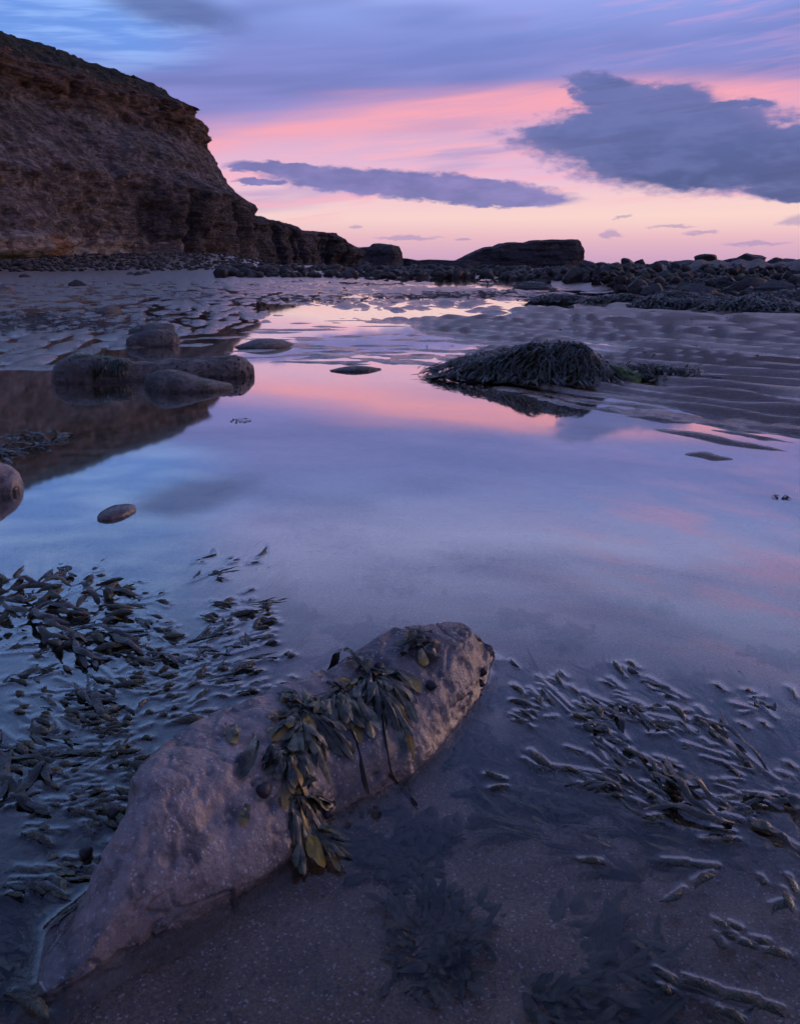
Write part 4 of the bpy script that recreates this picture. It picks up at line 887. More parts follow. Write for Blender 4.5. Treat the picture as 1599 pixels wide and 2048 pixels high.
for px, py, lab in [(355, 735, 'tiny periwinkle where the slab top meets the log-shaped rock'), (372, 742, 'tiny periwinkle on the upper slope of the slab'), (418, 735, 'tiny periwinkle on the log-shaped rock just above the slab'), (455, 738, 'tiny periwinkle low on the right third of the log-shaped rock'), (470, 730, 'tiny periwinkle midway up the right end of the log-shaped rock'), (485, 745, 'tiny periwinkle at the rightmost tip of the log-shaped rock'), (352, 784, 'tiny periwinkle at the front waterline of the slab'), (445, 756, 'tiny periwinkle above the thin end of the slab'), (140, 722, 'tiny periwinkle high on the left end of the log-shaped rock'), (478, 721, 'tiny periwinkle on top of the right end of the log-shaped rock')]:
    x, y = at(px, py + 12); hz = None
    dg = bpy.context.evaluated_depsgraph_get() if False else None
    o = obj('periwinkle', SN); d = Vector(ray(px, py)).normalized(); bestp = None
    for q in (log, slab):
        tr = BVHTree.FromPolygons([v.co + q.location for v in q.data.vertices], [p_.vertices[:] for p_ in q.data.polygons]); h_ = tr.ray_cast(Vector((0, 0, EYE)), d)
        if h_[0] is not None and (bestp is None or h_[3] < bestp[1]): bestp = (h_[0], h_[3])
    if bestp is None: bpy.data.objects.remove(o); continue
    o.location = bestp[0] + Vector((0, 0, .008)); s = .009; o.scale = (s, s, s); o.rotation_euler = (rr.uniform(.4, 1.4), 0, rr.uniform(0, 6)); tag(o, lab, 'sea snail', 'periwinkles on the far rocks')

# ------------------------------------------------------------------ floating wrack beds
def tip_mesh(seed):
    r = random.Random(seed); nl, nc = 19, 12; bend = r.uniform(-.9, .9); V, C = [], []
    for i in range(nl):
        t = i / (nl - 1); prof = math.sin(math.pi * (t ** 1.2)) ** .8 if 0 < t < 1 else .05; prof = max(prof, .22 * (1 - t))
        prof *= 1 + .05 * math.sin(i * 1.7 + seed)
        for j in range(nc):
            p = 2 * math.pi * j / nc; kb = 1 + .05 * math.sin(5 * p + 3 * i + seed)
            V.append(((t - .5) * 2, prof * math.cos(p) * .26 * kb + bend * (t - .5) ** 2 * 2, prof * math.sin(p) * .17 * kb - .22 * (t - .6) ** 2)); C.append((t, r.random() * .15 + seed * .13 % .85, 0, 1))
    return weed_mesh('frond_tip', np.array(V), grid_faces(nl, nc, True), C)
TM = [tip_mesh(s) for s in range(10)]
for t_ in TM: t_.materials.append(M_TIP)
def pip(px, py, poly):
    c = False
    for (ax, ay), (bx, by) in zip(poly, poly[1:] + poly[:1]):
        if (ay > py) != (by > py) and px < (bx - ax) * (py - ay) / (by - ay) + ax: c = not c
    return c
def frond_tip(plant, px, py, ang, Lpx, up=0.0015, roll=0.0, pitch=0.0, kfat=1.0):
    x, y = at(px, py); x2, y2 = at(px + math.cos(ang) * Lpx, py + math.sin(ang) * Lpx)
    L = min(math.hypot(x2 - x, y2 - y), .085); a = math.atan2(y2 - y, x2 - x)
    if hero_z(x, y) > -0.02: return
    o = obj('frond_tip', rr.choice(TM), None, plant); s = L / 2
    wz = min(max(L * .5, .022), .034) * kfat * .98
    o.location = Vector((x, y, up)) - plant.location; o.rotation_euler = (roll, pitch, a); o.scale = (s, wz, wz)
    MEN.append((x - math.cos(a) * s * .8, y - math.sin(a) * s * .8, x + math.cos(a) * s * .8, y + math.sin(a) * s * .8, wz * .2))
def long_frond(plant, p0, p1, w, z0=-.03, z1=-.004, mat=None, bow=.15, lobes=2, name='frond', arch=0.0):
    a = np.array([*at(*p0), z0]); b_ = np.array([*at(*p1), z1]); n_ = 16; t = np.linspace(0, 1, n_)[:, None]; d = b_ - a; s_ = np.array([-d[1], d[0], 0])
    bw = rr.uniform(-bow, bow); pts = a + d * t + s_ * bw * np.sin(np.pi * t) + s_ * .04 * np.sin(t * rr.uniform(5, 9)) + np.array([0, 0, 1]) * (arch * np.sin(np.pi * t) - .006 * np.sin(t * 7 + rr.random() * 6) ** 2)
    sd = rr.random(); parts = [ribbon(pts, leaf_w(n_, w / 2, .4, .4), None, .15, 3, sd, .25)]
    for k in range(lobes):
        i0 = rr.randint(4, 11); m_ = 7; sg = rr.choice((-1, 1)); ln = rr.uniform(.25, .45)
        q = pts[i0] + d * ln * np.linspace(0, 1, m_)[:, None] + s_ * sg * .16 * np.linspace(0, 1, m_)[:, None] ** 1.3 + np.array([0, 0, 1]) * (z1 - pts[i0][2]) * np.linspace(0, .7, m_)[:, None]
        parts.append(ribbon(q, leaf_w(m_, w * .36, .5, .5), None, .15, 3, sd, .2))
    V, F_, C = join(parts)
    return obj(name, weed_mesh(name, V - np.array(plant.location), F_, C), mat or M_WEED, plant)
LEFT = [(-60, 1165), (60, 1150), (150, 1150), (290, 1172), (390, 1120), (480, 1102), (500, 1135), (545, 1160), (560, 1220), (590, 1262), (575, 1330), (500, 1390), (420, 1425), (310, 1490), (245, 1590), (190, 1690), (150, 1760), (130, 1830), (40, 1930), (-60, 1960)]
LP = [((30, 1230), 'piled floating wrack heap with stacked blades at the top of the left bed'), ((200, 1290), 'dark wrack clump with curled black blades in the upper left bed'), ((440, 1150), 'fan of small floating wrack tips reaching farthest out into the pool'), ((500, 1270), 'loose floating wrack tips at the pool edge of the left bed'), ((330, 1330), 'floating wrack with long bumpy pods amid the left bed'), ((60, 1400), 'tangled wrack at the picture edge in the middle of the left bed'), ((240, 1440), 'floating wrack with clustered pale pods beside the boulder shoulder'), ((100, 1580), 'wrack with forked wavy blades near the lower left picture edge'), ((60, 1760), 'dark drowned wrack in the lower left corner beside the boulder foot')]
def mk(plants, cat='seaweed', group=None):
    r = []
    for (px, py), lab in plants:
        e = empty('floating_wrack', (*at(px, py), -.05)); tag(e, lab, cat, group); r.append((px, py, e))
    return r
LE = mk(LP)
def nearest(pl, px, py): return min(pl, key=lambda q: (q[0] - px) ** 2 + ((q[1] - py) * 1.6) ** 2)[2]
def lflow(px, py):
    t = max(0, min(1, (py - 1150) / 500)); a = -0.18 + .45 * t + .35 * math.sin(px / 90 + py / 70)
    if py < 1250 and px > 300: a = -0.25 + (py - 1180) / 260 + .2 * math.sin(px / 50)
    return a
def branch(plant, px, py, ang, L, depth, w, flow, poly, out, ntips, z=-.02):
    """forking frond drawn in ground steps; forks twice or three times and ends in swollen tips"""
    n_ = 7; pts = []; x, y = px, py; a = ang; st = L / (n_ - 1); z1 = min(z + .010, -.002) if depth else rr.uniform(-.003, .001)
    for i in range(n_):
        t = i / (n_ - 1); pts.append((*at(x, y), z + (z1 - z) * t)); a += rr.gauss(0, .10) + .12 * math.sin(flow(x, y) - a); x += math.cos(a) * st; y += math.sin(a) * st
    out.append(ribbon(np.array(pts) - np.array(plant.location), np.linspace(w, w * .8, n_), None, .2, 3, rr.random(), .3))
    if depth == 0:
        if pip(x, y, poly) or rr.random() < .3:
            k = .55 + .6 * (y - 1100) / 700; Lt = rr.lognormvariate(3.6, .36) * k
            frond_tip(plant, x + math.cos(a) * Lt * .4, y + math.sin(a) * Lt * .4, a, Lt, rr.uniform(-.005, .004), rr.uniform(-.7, .7), rr.uniform(-.2, .12), rr.uniform(.6, 1.25)); ntips[0] += 1
        return
    for sg in (-1, 1):
        if depth == 1 and rr.random() < .12: continue
        branch(plant, x, y, a + sg * rr.uniform(.14, .42), L * rr.uniform(.55, .85), depth - 1, w * .85, flow, poly, out, ntips, z1)
ntl = [0]
for i in range(235):
    for _ in range(50):
        px, py = rr.uniform(-70, 470), 1120 + 780 * rr.random() ** 1.15
        if pip(px + 30, py, LEFT): break
    k = .6 + .7 * (py - 1100) / 700; pl = nearest(LE, px, py); out = []
    branch(pl, px, py, lflow(px, py) + rr.gauss(0, .35), rr.uniform(34, 60) * k, rr.choice((1, 2, 2)), .0055, lflow, LEFT, out, ntl)
    V, F_, C = join(out); obj('frond', weed_mesh('frond', V, F_, C), M_WEED, pl)
for i in range(150):                                    # fronds below the surface
    px, py = rr.uniform(-40, 500), rr.uniform(1190, 1900)
    if not pip(px + 40, py, LEFT): continue
    a = lflow(px, py) + rr.gauss(0, .2); L = rr.uniform(90, 200)
    q = (px + math.cos(a) * L, py + math.sin(a) * L * .8)
    if not pip(*q, LEFT): q = (px + math.cos(a) * L * .45, py + math.sin(a) * L * .4)
    long_frond(nearest(LE, px, py), (px - 20, py), q, rr.uniform(.010, .018), rr.uniform(-.045, -.03), rr.uniform(-.016, -.006), M_DARKWEED if i % 3 else M_WEED, .2, 3)
for i in range(90):                                     # long strands trailing along the surface
    px, py = rr.uniform(-40, 430), rr.uniform(1180, 1800)
    if not pip(px + 30, py, LEFT): continue
    a = lflow(px, py) + rr.gauss(0, .25); L = rr.uniform(80, 190); q = (px + math.cos(a) * L, py + math.sin(a) * L * .8)
    if not pip(*q, LEFT) or hero_z(*at(*q)) > -.02: continue
    long_frond(nearest(LE, px, py), (px, py), q, rr.uniform(.010, .017), -.008, rr.uniform(-.001, .004), M_WEED, .28, 3, arch=rr.uniform(0, .009)); MEN.append((*at(px + math.cos(a) * L * .4, py + math.sin(a) * L * .32), *at(*q), .003))
for i in range(46):                                     # the heap above water at the upper left
    px, py = rr.uniform(-40, 250), rr.uniform(1160, 1300); a = rr.gauss(-.1, .5); zt = .012 + .03 * math.exp(-((px - 90) / 110) ** 2 - ((py - 1200) / 40) ** 2)
    if i % 3: frond_tip(nearest(LE, px, py), px, py, a, rr.uniform(45, 80), zt * rr.uniform(.4, 1), rr.uniform(-.5, .5), rr.uniform(-.3, .3), 1.25)
    else: long_frond(nearest(LE, px, py), (px, py), (px + rr.uniform(50, 110), py + rr.uniform(-15, 40)), .020, zt, zt * .4, M_WEED, .3, 1, arch=.018)
for p0, p1 in [((130, 1262), (240, 1290)), ((150, 1285), (225, 1320)), ((120, 1275), (200, 1265)), ((180, 1250), (250, 1240)), ((110, 1290), (190, 1275)), ((30, 1490), (70, 1590)), ((40, 1560), (95, 1620)), ((55, 1500), (20, 1600)), ((0, 1460), (80, 1520)), ((290, 1310), (370, 1330)), ((150, 1370), (230, 1395)), ((130, 1390), (200, 1440)), ((0, 1370), (110, 1345))]:
    long_frond(nearest(LE, *p0), p0, p1, .018, .003, .004, M_WEED, .3, 2, arch=.010)
    MEN.append((*at(*p0), *at(*p1), .006))
# bed on the right
RIGHT = [(1040, 1385), (1075, 1345), (1160, 1385), (1260, 1345), (1320, 1350), (1390, 1420), (1470, 1360), (1525, 1360), (1540, 1430), (1640, 1450), (1640, 1720), (1500, 1690), (1420, 1660), (1290, 1650), (1180, 1650), (1130, 1640), (1110, 1570), (1060, 1530), (1030, 1450)]
RP = [((1090, 1400), 'scattered small wrack tips at the far left of the right-hand bed'), ((1270, 1370), 'few wrack tips standing out at the back of the right-hand bed'), ((1500, 1400), 'cluster of little round wrack pods at the back of the right-hand bed'), ((1180, 1480), 'long parallel floating wrack blades in the middle of the right-hand bed'), ((1380, 1530), 'raised wrack blades curving over the right-hand bed'), ((1200, 1620), 'front row of floating wrack blades in the right-hand bed'), ((1540, 1600), 'wrack with round bladders at the picture edge in the right-hand bed'), ((1560, 1850), 'pale-podded wrack sprig at the lower right picture edge')]
RE_ = mk(RP)
def rflow(px, py): return .48 + .12 * math.sin(px / 60 + py / 45) - .35 * max(0, (py - 1560) / 120) + .1 * max(0, (1450 - py) / 100)
ntl = [0]; rf2 = lambda a_, b_: rflow(a_, b_) + math.pi
for i in range(46):
    for _ in range(50):
        px, py = rr.uniform(1120, 1680), rr.uniform(1400, 1720)
        if pip(px - 40, py - 15, RIGHT): break
    pl = nearest(RE_, px, py); out = []
    branch(pl, px, py, rf2(px, py) + rr.gauss(0, .3), rr.uniform(40, 75), rr.choice((1, 2, 2)), .0055, rf2, RIGHT, out, ntl)
    V, F_, C = join(out); obj('frond', weed_mesh('frond', V, F_, C), M_WEED, pl)
for i in range(34):
    px, py = rr.uniform(1050, 1540), rr.uniform(1350, 1460)
    if pip(px, py, RIGHT): frond_tip(nearest(RE_, px, py), px, py, rf2(px, py) + rr.gauss(0, .5), rr.uniform(14, 32), rr.uniform(-.004, .003), rr.uniform(-.6, .6), rr.uniform(-.2, .2), rr.uniform(.5, 1))
for i in range(64):
    px, py = rr.uniform(1090, 1640), rr.uniform(1400, 1720); a = rflow(px, py) + math.pi + rr.gauss(0, .15); L = rr.uniform(100, 220)
    long_frond(nearest(RE_, px, py), (px + 60, py + 30), (px + math.cos(a) * L, py + math.sin(a) * L), rr.uniform(.010, .017), -.04, rr.uniform(-.014, -.006), M_DARKWEED if i % 2 else M_WEED, .15, 2)
for i in range(34):
    px, py = rr.uniform(1120, 1640), rr.uniform(1420, 1690); a = rf2(px, py) + rr.gauss(0, .2); L = rr.uniform(80, 170); q = (px + math.cos(a) * L, py + math.sin(a) * L)
    if pip(px, py, RIGHT) and pip(*q, RIGHT): long_frond(nearest(RE_, px, py), (px, py), q, rr.uniform(.009, .016), -.006, rr.uniform(-.001, .003), M_WEED, .2, 2, arch=rr.uniform(0, .008)); MEN.append((*at(px + math.cos(a) * L * .4, py + math.sin(a) * L * .4), *at(*q), .003))
for p0, p1, w, ar in [((1440, 1640), (1330, 1530), .03, .02), ((1430, 1600), (1330, 1565), .034, .022), ((1480, 1640), (1300, 1600), .03, .016), ((1550, 1560), (1390, 1440), .018, .014), ((1599, 1600), (1480, 1590), .026, .014), ((1250, 1480), (1200, 1415), .024, .012), ((1230, 1470), (1160, 1452), .03, .010), ((1340, 1465), (1240, 1402), .018, .010), ((1330, 1590), (1260, 1500), .018, .010), ((1300, 1590), (1210, 1540), .018, .010), ((1260, 1575), (1160, 1568), .018, .008), ((1599, 1700), (1500, 1640), .03, .012), ((1640, 1660), (1560, 1585), .03, .016)]:
    long_frond(nearest(RE_, *p0), p0, p1, w * .6, .001, .003, M_WEED, .2, 2, arch=ar); MEN.append((*at(*p0), *at(*p1), w * .3))
for px, py, a, L in [(1350, 1722, .05, 60), (1410, 1730, .1, 60), (1180, 1722, .05, 50), (1440, 1848, .5, 40), (1455, 1865, .4, 40), (1470, 1852, .4, 30), (1490, 1885, .3, 40), (1520, 1880, .2, 40), (1440, 1880, 1., 36), (1550, 1905, .2, 60), (1585, 1770, 1.1, 50), (1575, 1800, 1.2, 60), (1560, 1805, -.3, 50), (1405, 1755, -.5, 50), (1350, 1790, -.6, 50), (1525, 1760, .9, 20), (1330, 1950, .5, 60), (1400, 1965, .3, 90), (1480, 1990, .2, 90), (1540, 2010, .3, 60), (1460, 2030, .4, 70), (1330, 1978, .4, 30)]:
    frond_tip(RE_[-1][2], px, py, a, L, rr.uniform(-.004, .003), rr.uniform(-.3, .3), 0, 1.1)
M_SUNK = weed_mat('drowned_wrack', (0.018, 0.021, 0.014, 1), (0.055, 0.056, 0.034, 1), (0.12, 0.10, 0.04, 1), 0.4, 0.3)
# drowned plants in front of the boulder
for lab, root, fr in [('drowned dark wrack rosette on the sand in front of the boulder', (850, 1830), [(740, 1900), (770, 1960), (830, 2000), (860, 1990), (900, 1980), (940, 1940), (975, 1900), (1010, 1870), (1025, 1815), (1000, 1790), (960, 1775), (920, 1745), (870, 1760), (820, 1790), (760, 1860), (800, 1960), (950, 1960), (990, 1850), (890, 1890), (1000, 1925), (780, 1740), (740, 1720), (850, 1700)]),
                      ('broad drowned wrack fan spreading along the bottom edge', (1040, 1915), [(1180, 1925), (1290, 1930), (1350, 1925), (1420, 1950), (1480, 1975), (1520, 2010), (1480, 2040), (1400, 2040), (1330, 2045), (1250, 2060), (1200, 2070), (1160, 2060), (1240, 1960), (1380, 1990)]),
                      ('wide twin-lobed drowned blade on the sand', (1105, 1900), [(1190, 1790), (1215, 1770), (1250, 1760), (1300, 1790), (1312, 1820), (1240, 1800), (1270, 1830)]),
                      ('slim drowned wrack stem lying toward the right-hand bed', (1400, 1640), [(1170, 1700), (1220, 1730), (1180, 1660), (1260, 1700)])]:
    e = empty('drowned_wrack', (*at(*root), -.05)); tag(e, lab, 'seaweed')
    for q in fr:
        for kk in range(2 if 'rosette' in lab or 'fan' in lab else 1):
            long_frond(e, root, (root[0] + (q[0] - root[0]) * rr.uniform(.55, 1.08) + rr.uniform(-22, 22), root[1] + (q[1] - root[1]) * rr.uniform(.55, 1.08) + rr.uniform(-22, 22)), rr.uniform(.012, .018) if 'twin' not in lab else .024, -.030, rr.uniform(-.022, -.004), M_SUNK, .5, 2)
e = LE[-1][2]
# dense drowned undergrowth of the two beds, plant by plant
for poly, pl, flow, cnt_, flip in ((LEFT, LE, lflow, 6500, 0), (RIGHT, RE_, rflow, 800, math.pi)):
    acc = {}
    xs0, ys0 = [q[0] for q in poly], [q[1] for q in poly]
    for k in range(cnt_):
        px, py = rr.uniform(min(xs0), max(xs0)), rr.uniform(min(ys0), min(max(ys0), 1960))
        if not pip(px, py, poly): continue
        a = flow(px, py) + flip + rr.gauss(0, .35); L = rr.uniform(30, 90); x0, y0 = at(px, py); x1, y1 = at(px + math.cos(a) * L, py + math.sin(a) * L)
        if hero_z(x0, y0) > -.03 or hero_z(x1, y1) > -.03: continue
        pe_ = nearest(pl, px, py); t = np.linspace(0, 1, 6)[:, None]; z0 = rr.uniform(-.05, -.012)
        P_ = np.array([x0, y0, z0]) + np.array([x1 - x0, y1 - y0, rr.uniform(-.01, .01)]) * t; P_[:, 2] = np.minimum(P_[:, 2], -.007)
        acc.setdefault(pe_.name, (pe_, []))[1].append(ribbon(P_ - np.array(pe_.location), leaf_w(6, rr.uniform(.004, .008), .5), None, .2, 3, rr.random(), .3))
    for pe_, parts in acc.values():
        V, F_, C = join(parts); q = obj('frond_mass', weed_mesh('frond_mass', V, F_, C), M_DARKWEED, pe_); q['kind'] = 'stuff'
# small weeds standing in the pool
def tuft(px, py, wpx, hz, cnt_, lab, mat=M_WEED, L=.10, w=.012, spread=1.0):
    x, y = at(px, py); e = empty('seaweed_tuft', (x, y, -.02)); tag(e, lab, 'seaweed'); sc_ = math.hypot(x, y) / FPX
    for k in range(cnt_):
        ox = rr.uniform(-.5, .5) * wpx * sc_; oy = rr.uniform(-.5, .5) * wpx * sc_ * spread; a = rr.uniform(0, 6.3); l = L * rr.uniform(.6, 1.2); z_ = hz * (1 - min(1, abs(ox) / (wpx * sc_ * .55)))
        t = np.linspace(0, 1, 9)[:, None]; p = np.array([ox, oy, .02 + z_ * rr.uniform(.3, 1)]) + np.array([math.cos(a) * l, math.sin(a) * l, 0]) * t + np.array([0, 0, 1]) * (min(.02, hz * .4) * np.sin(np.pi * t) - z_ * .9 * t)
        V, F_, C = ribbon(p, leaf_w(9, w / 2, .4), None, .2, 3, rr.random(), .3); obj('frond', weed_mesh('frond', V, F_, C), mat, e)
    return e
tuft(40, 893, 150, .05, 34, 'low dark seaweed clump at the picture edge beyond the brown boulder', L=.15, w=.022)
tuft(5, 912, 60, .03, 12, 'small seaweed clump just above the brown boulder at the picture edge', L=.12, w=.02)
tuft(478, 843, 36, .012, 9, 'tiny pale weed tuft floating alone in the middle of the pool', L=.06, w=.010)
tuft(1563, 997, 16, .014, 7, 'tiny dark weed tuft floating alone near the right picture edge', L=.035, w=.010)
tuft(125, 1140, 40, .008, 8, 'small sprig floating just beyond the left weed bed', L=.05, w=.012)
tuft(968, 569, 22, .25, 12, 'small green-brown weed-covered stone on the far sand', L=.5, w=.09)
tuft(595, 565, 26, .25, 10, 'small pale weedy hummock on the far sand', L=.5, w=.09)
tuft(740, 570, 40, .15, 10, 'long low green weed patch on the far sand', M_ALGA, L=.6, w=.09)
tuft(515, 571, 20, .1, 8, 'bright green weed patch on the far left sand', M_ALGA, L=.4, w=.08)
tuft(150, 568, 36, .1, 10, 'bright green weed patch beside the flat stone on the flats', M_ALGA, L=.4, w=.08)
# weed hanging on the log-shaped rock
LB = BVHTree.FromPolygons([v.co + log.location for v in log.data.vertices], [p_.vertices[:] for p_ in log.data.polygons])
e = empty('seaweed_clump', (*at(220, 740), .1)); tag(e, 'dark seaweed hanging over the left part of the log-shaped rock', 'seaweed')
for k in range(30):
    px0, px1 = rr.uniform(185, 245), 0; px1 = px0 + rr.uniform(-24, 10); py1 = rr.uniform(745, 764); pts = []
    for i in range(9):
        t = i / 8; px, py = px0 + (px1 - px0) * t, 722 + (py1 - 722) * t + 6 * math.sin(px0); h_ = LB.ray_cast(Vector((0, 0, EYE)), Vector(ray(px, py)).normalized())
        if h_[0] is not None: pts.append(h_[0] + Vector((0, -.012, .008)))
    if len(pts) > 4:
        V, F_, C = ribbon(np.array(pts), leaf_w(len(pts), .011, .4), None, .2, 3, rr.random(), .3); obj('frond', weed_mesh('frond', V - np.array(e.location), F_, C), M_WEED, e)
e = empty('alga_cover', (*at(190, 745), .2)); tag(e, 'bright green alga on top of the log-shaped rock', 'alga')
Vs = []
for k in range(420):
    x, y = at(rr.uniform(150, 260), rr.uniform(748, 762)); h_ = LB.ray_cast(Vector((x, y, 1)), Vector((0, 0, -1)))
    if h_[0] is None or h_[1].z < .35: continue
    a = rr.uniform(0, 6.3); p = np.array(h_[0]) + np.array([[math.cos(a) * .02 * i, math.sin(a) * .02 * i, .004 + .004 * math.sin(i)] for i in range(4)]); Vs.append(ribbon(p, np.full(4, .006), None, .2, 3, rr.random()))
V, F_, C = join(Vs); q = obj('alga_strands', weed_mesh('alga_strands', V - np.array(e.location), F_, C), M_ALGA, e); q['kind'] = 'stuff'

# ------------------------------------------------------------------ seaweed mound on the sand
BUMPS = [(1.20, 6.10, .50, .42, .21), (0.92, 6.25, .66, .42, .14), (1.40, 6.00, .32, .34, .12), (1.98, 6.10, .46, .15, .06)]
def mound(x, y):
    h = np.zeros(np.shape(x))
    for cx, cy, rx_, ry_, hh in BUMPS:
        d = ((x - cx) / rx_) ** 2 + ((y - cy) / ry_) ** 2; h = np.hypot(h, hh * np.clip(1 - d, 0, 1) ** .9)
    return h * (.78 + .42 * vn2(np.asarray(x) * 4.2, np.asarray(y) * 4.2, 8))
e = empty('seaweed_mound', (1.15, 6.1, 0)); tag(e, 'big heap of dark bladder wrack covering a stone on the rippled sand', 'seaweed')
gx, gy = np.meshgrid(np.linspace(.1, 2.6, 90), np.linspace(5.4, 6.9, 60)); mz = mound(gx, gy) * .92 + .012 * fbm2(gx * 9, gy * 9, 3, 3) - .02
V = np.stack([gx - 1.15, gy - 6.1, np.where(mound(gx, gy) > 0, mz, -.08)], -1); obj('stone', mesh_from('stone', V.reshape(-1, 3), grid_faces(60, 90)), M_DARKWEED if False else M_BOULDER, e)
mass = []; shown = 0; cand = []
for k in range(4300):
    cx, cy, rx_, ry_, hh = BUMPS[0 if k % 10 < 5 else (1 if k % 10 < 8 else (2 if k % 10 < 9 else 3))]
    a = rr.uniform(0, 6.3); r_ = math.sqrt(rr.random()) * .98; cand.append((cx + math.cos(a) * r_ * rx_, cy + math.sin(a) * r_ * ry_))
cand.sort(key=lambda q: q[1])
for i, (x, y) in enumerate(cand):
    m0 = float(mound(x, y)); ex = .03; gxx = float(mound(x + ex, y) - mound(x - ex, y)); gyy = float(mound(x, y + ex) - mound(x, y - ex))
    a = math.atan2(-gyy * 1.0 - .02, -gxx - .05) + rr.gauss(0, .75); L = rr.lognormvariate(-2.05, .40); n_ = 7; t = np.linspace(0, 1, n_)
    xs, ys = x + math.cos(a) * L * t + .012 * np.sin(t * 5 + i), y + math.sin(a) * L * t
    zs = np.maximum(mound(xs, ys), .012 * (1 - t)) + .006 + .05 * rr.random() ** 2 * np.sin(np.pi * t) + .03 * rr.random() ** 3 + .010
    p = np.stack([xs, ys, zs], 1) - np.array([1.15, 6.1, 0]); w = rr.lognormvariate(-5.05, .35); s_ = rr.random()
    parts = [ribbon(p, leaf_w(n_, w, .45, .3), None, rr.uniform(.1, .5), 3, s_, .35)]
    if i % 2: 
        q = p[3] + (p[3:] - p[3]) * .8 + np.array([-math.sin(a), math.cos(a), 0]) * np.linspace(0, .03, 4)[:, None]; parts.append(ribbon(q, leaf_w(4, w * .8, .6), None, .2, 3, s_))
    if y < 6.12 and shown < 290 and rr.random() < .25 or (m0 > .2 and shown < 290 and rr.random() < .12):
        V, F_, C = join(parts); obj('frond', weed_mesh('frond', V, F_, C), M_WEED, e); shown += 1
    else: mass += parts
V, F_, C = join(mass); q = obj('frond_mass', weed_mesh('frond_mass', V, F_, C), M_WEED, e); q['kind'] = 'stuff'
bx_, by_ = at(1243, 762)
q = loft_rock('alga_stone', [(bx_ - .18, by_ + .06, .08, .13), (bx_ - .04, by_ + .02, .12, .12), (bx_ + .12, by_ - .03, .08, .05)], M_ALGA, 720, 40, 30, .02, 2.2)
q.name = 'green_stone'; tag(q, 'hump of bright green alga at the foot of the seaweed heap', 'alga')
SB = BVHTree.FromPolygons([v.co + q.location for v in q.data.vertices], [p_.vertices[:] for p_ in q.data.polygons]); Vs = []
ca = q.data.color_attributes.new('along', 'FLOAT_COLOR', 'POINT')
for k in range(600):
    x, y = bx_ + rr.uniform(-.2, .2), by_ + .06 + rr.uniform(-.13, .13); h_ = SB.ray_cast(Vector((x, y, 1)), Vector((0, 0, -1)))
    if h_[0] is None: continue
    a = rr.gauss(-1.2, .6); p = np.array(h_[0] - q.location) + np.array([[math.cos(a) * .014 * i, math.sin(a) * .014 * i, .004 + .004 * math.sin(i) - .003 * i] for i in range(4)]); Vs.append(ribbon(p, np.full(4, .003), None, .2, 3, rr.random()))
V, F_, C = join(Vs); o = obj('alga_strands', weed_mesh('alga_strands', V, F_, C), M_ALGA, q); o['kind'] = 'stuff'

# weed heaped before the boulders on the right
def heap(cx, cy, rx_, ry_, hh, cnt_, lab, L=.20, w=.016, name='seaweed_heap', mat=M_WEED, seed=1):
    Vs = []; e = empty(name, (cx, cy, 0)); tag(e, lab, 'seaweed')
    mf = lambda x, y: hh * np.clip(1 - ((x - cx) / rx_) ** 2 - ((y - cy) / ry_) ** 2, 0, 1) ** .7 * (.55 + .8 * vn2(x * 1.6, y * 1.6, seed))
    gx, gy = np.meshgrid(np.linspace(cx - rx_, cx + rx_, 50), np.linspace(cy - ry_, cy + ry_, 30)); mz = mf(gx, gy)
    obj('base', mesh_from('base', np.stack([gx - cx, gy - cy, np.where(mz > 0, mz * .9, -.1)], -1).reshape(-1, 3), grid_faces(30, 50)), M_BOULDER, e)
    for k in range(cnt_):
        a = rr.uniform(0, 6.3); r_ = math.sqrt(rr.random()); x, y = cx + math.cos(a) * r_ * rx_, cy + math.sin(a) * r_ * ry_; a = rr.uniform(0, 6.3); l = L * rr.uniform(.6, 1.4); t = np.linspace(0, 1, 5)
        xs, ys = x + math.cos(a) * l * t, y + math.sin(a) * l * t; zs = mf(xs, ys) + .02 + rr.random() * .05 * np.sin(np.pi * t) + rr.uniform(0, .03)
        Vs.append(ribbon(np.stack([xs - cx, ys - cy, zs], 1), leaf_w(5, w * rr.uniform(.7, 1.4), .5), None, .3, 3, rr.random(), .5))
    V, F_, C = join(Vs); q = obj('frond_mass', weed_mesh('frond_mass', V, F_, C), mat, e); q['kind'] = 'stuff'; return e
for px, py, wpx, ry_, hh, cnt_, lab in [(1120, 607, 110, .55, .14, 700, 'thin dark seaweed mat reaching left between the two streams'), (1240, 612, 130, .8, .18, 1000, 'dark seaweed heap at the stream bank before the boulders'), (1390, 620, 190, .9, .22, 2000, 'wide glistening seaweed heap under the hump-backed boulder'), (1540, 628, 200, .9, .22, 2000, 'glistening seaweed heap at the picture edge on the right sand'), (1640, 610, 120, 1.4, .3, 900, 'seaweed-covered mound behind the heaps at the right edge'), (1070, 577, 70, 1.0, .2, 300, 'low weed strip at the foot of the boulders by the far stream'), (1450, 592, 120, .9, .4, 700, 'seaweed draped between the big boulders on the right')]:
    x, y = at(px, py); k = math.hypot(x, y) / FPX; heap(x, y + ry_ * .6, wpx * .55 * k, ry_, hh, cnt_, lab, seed=px)

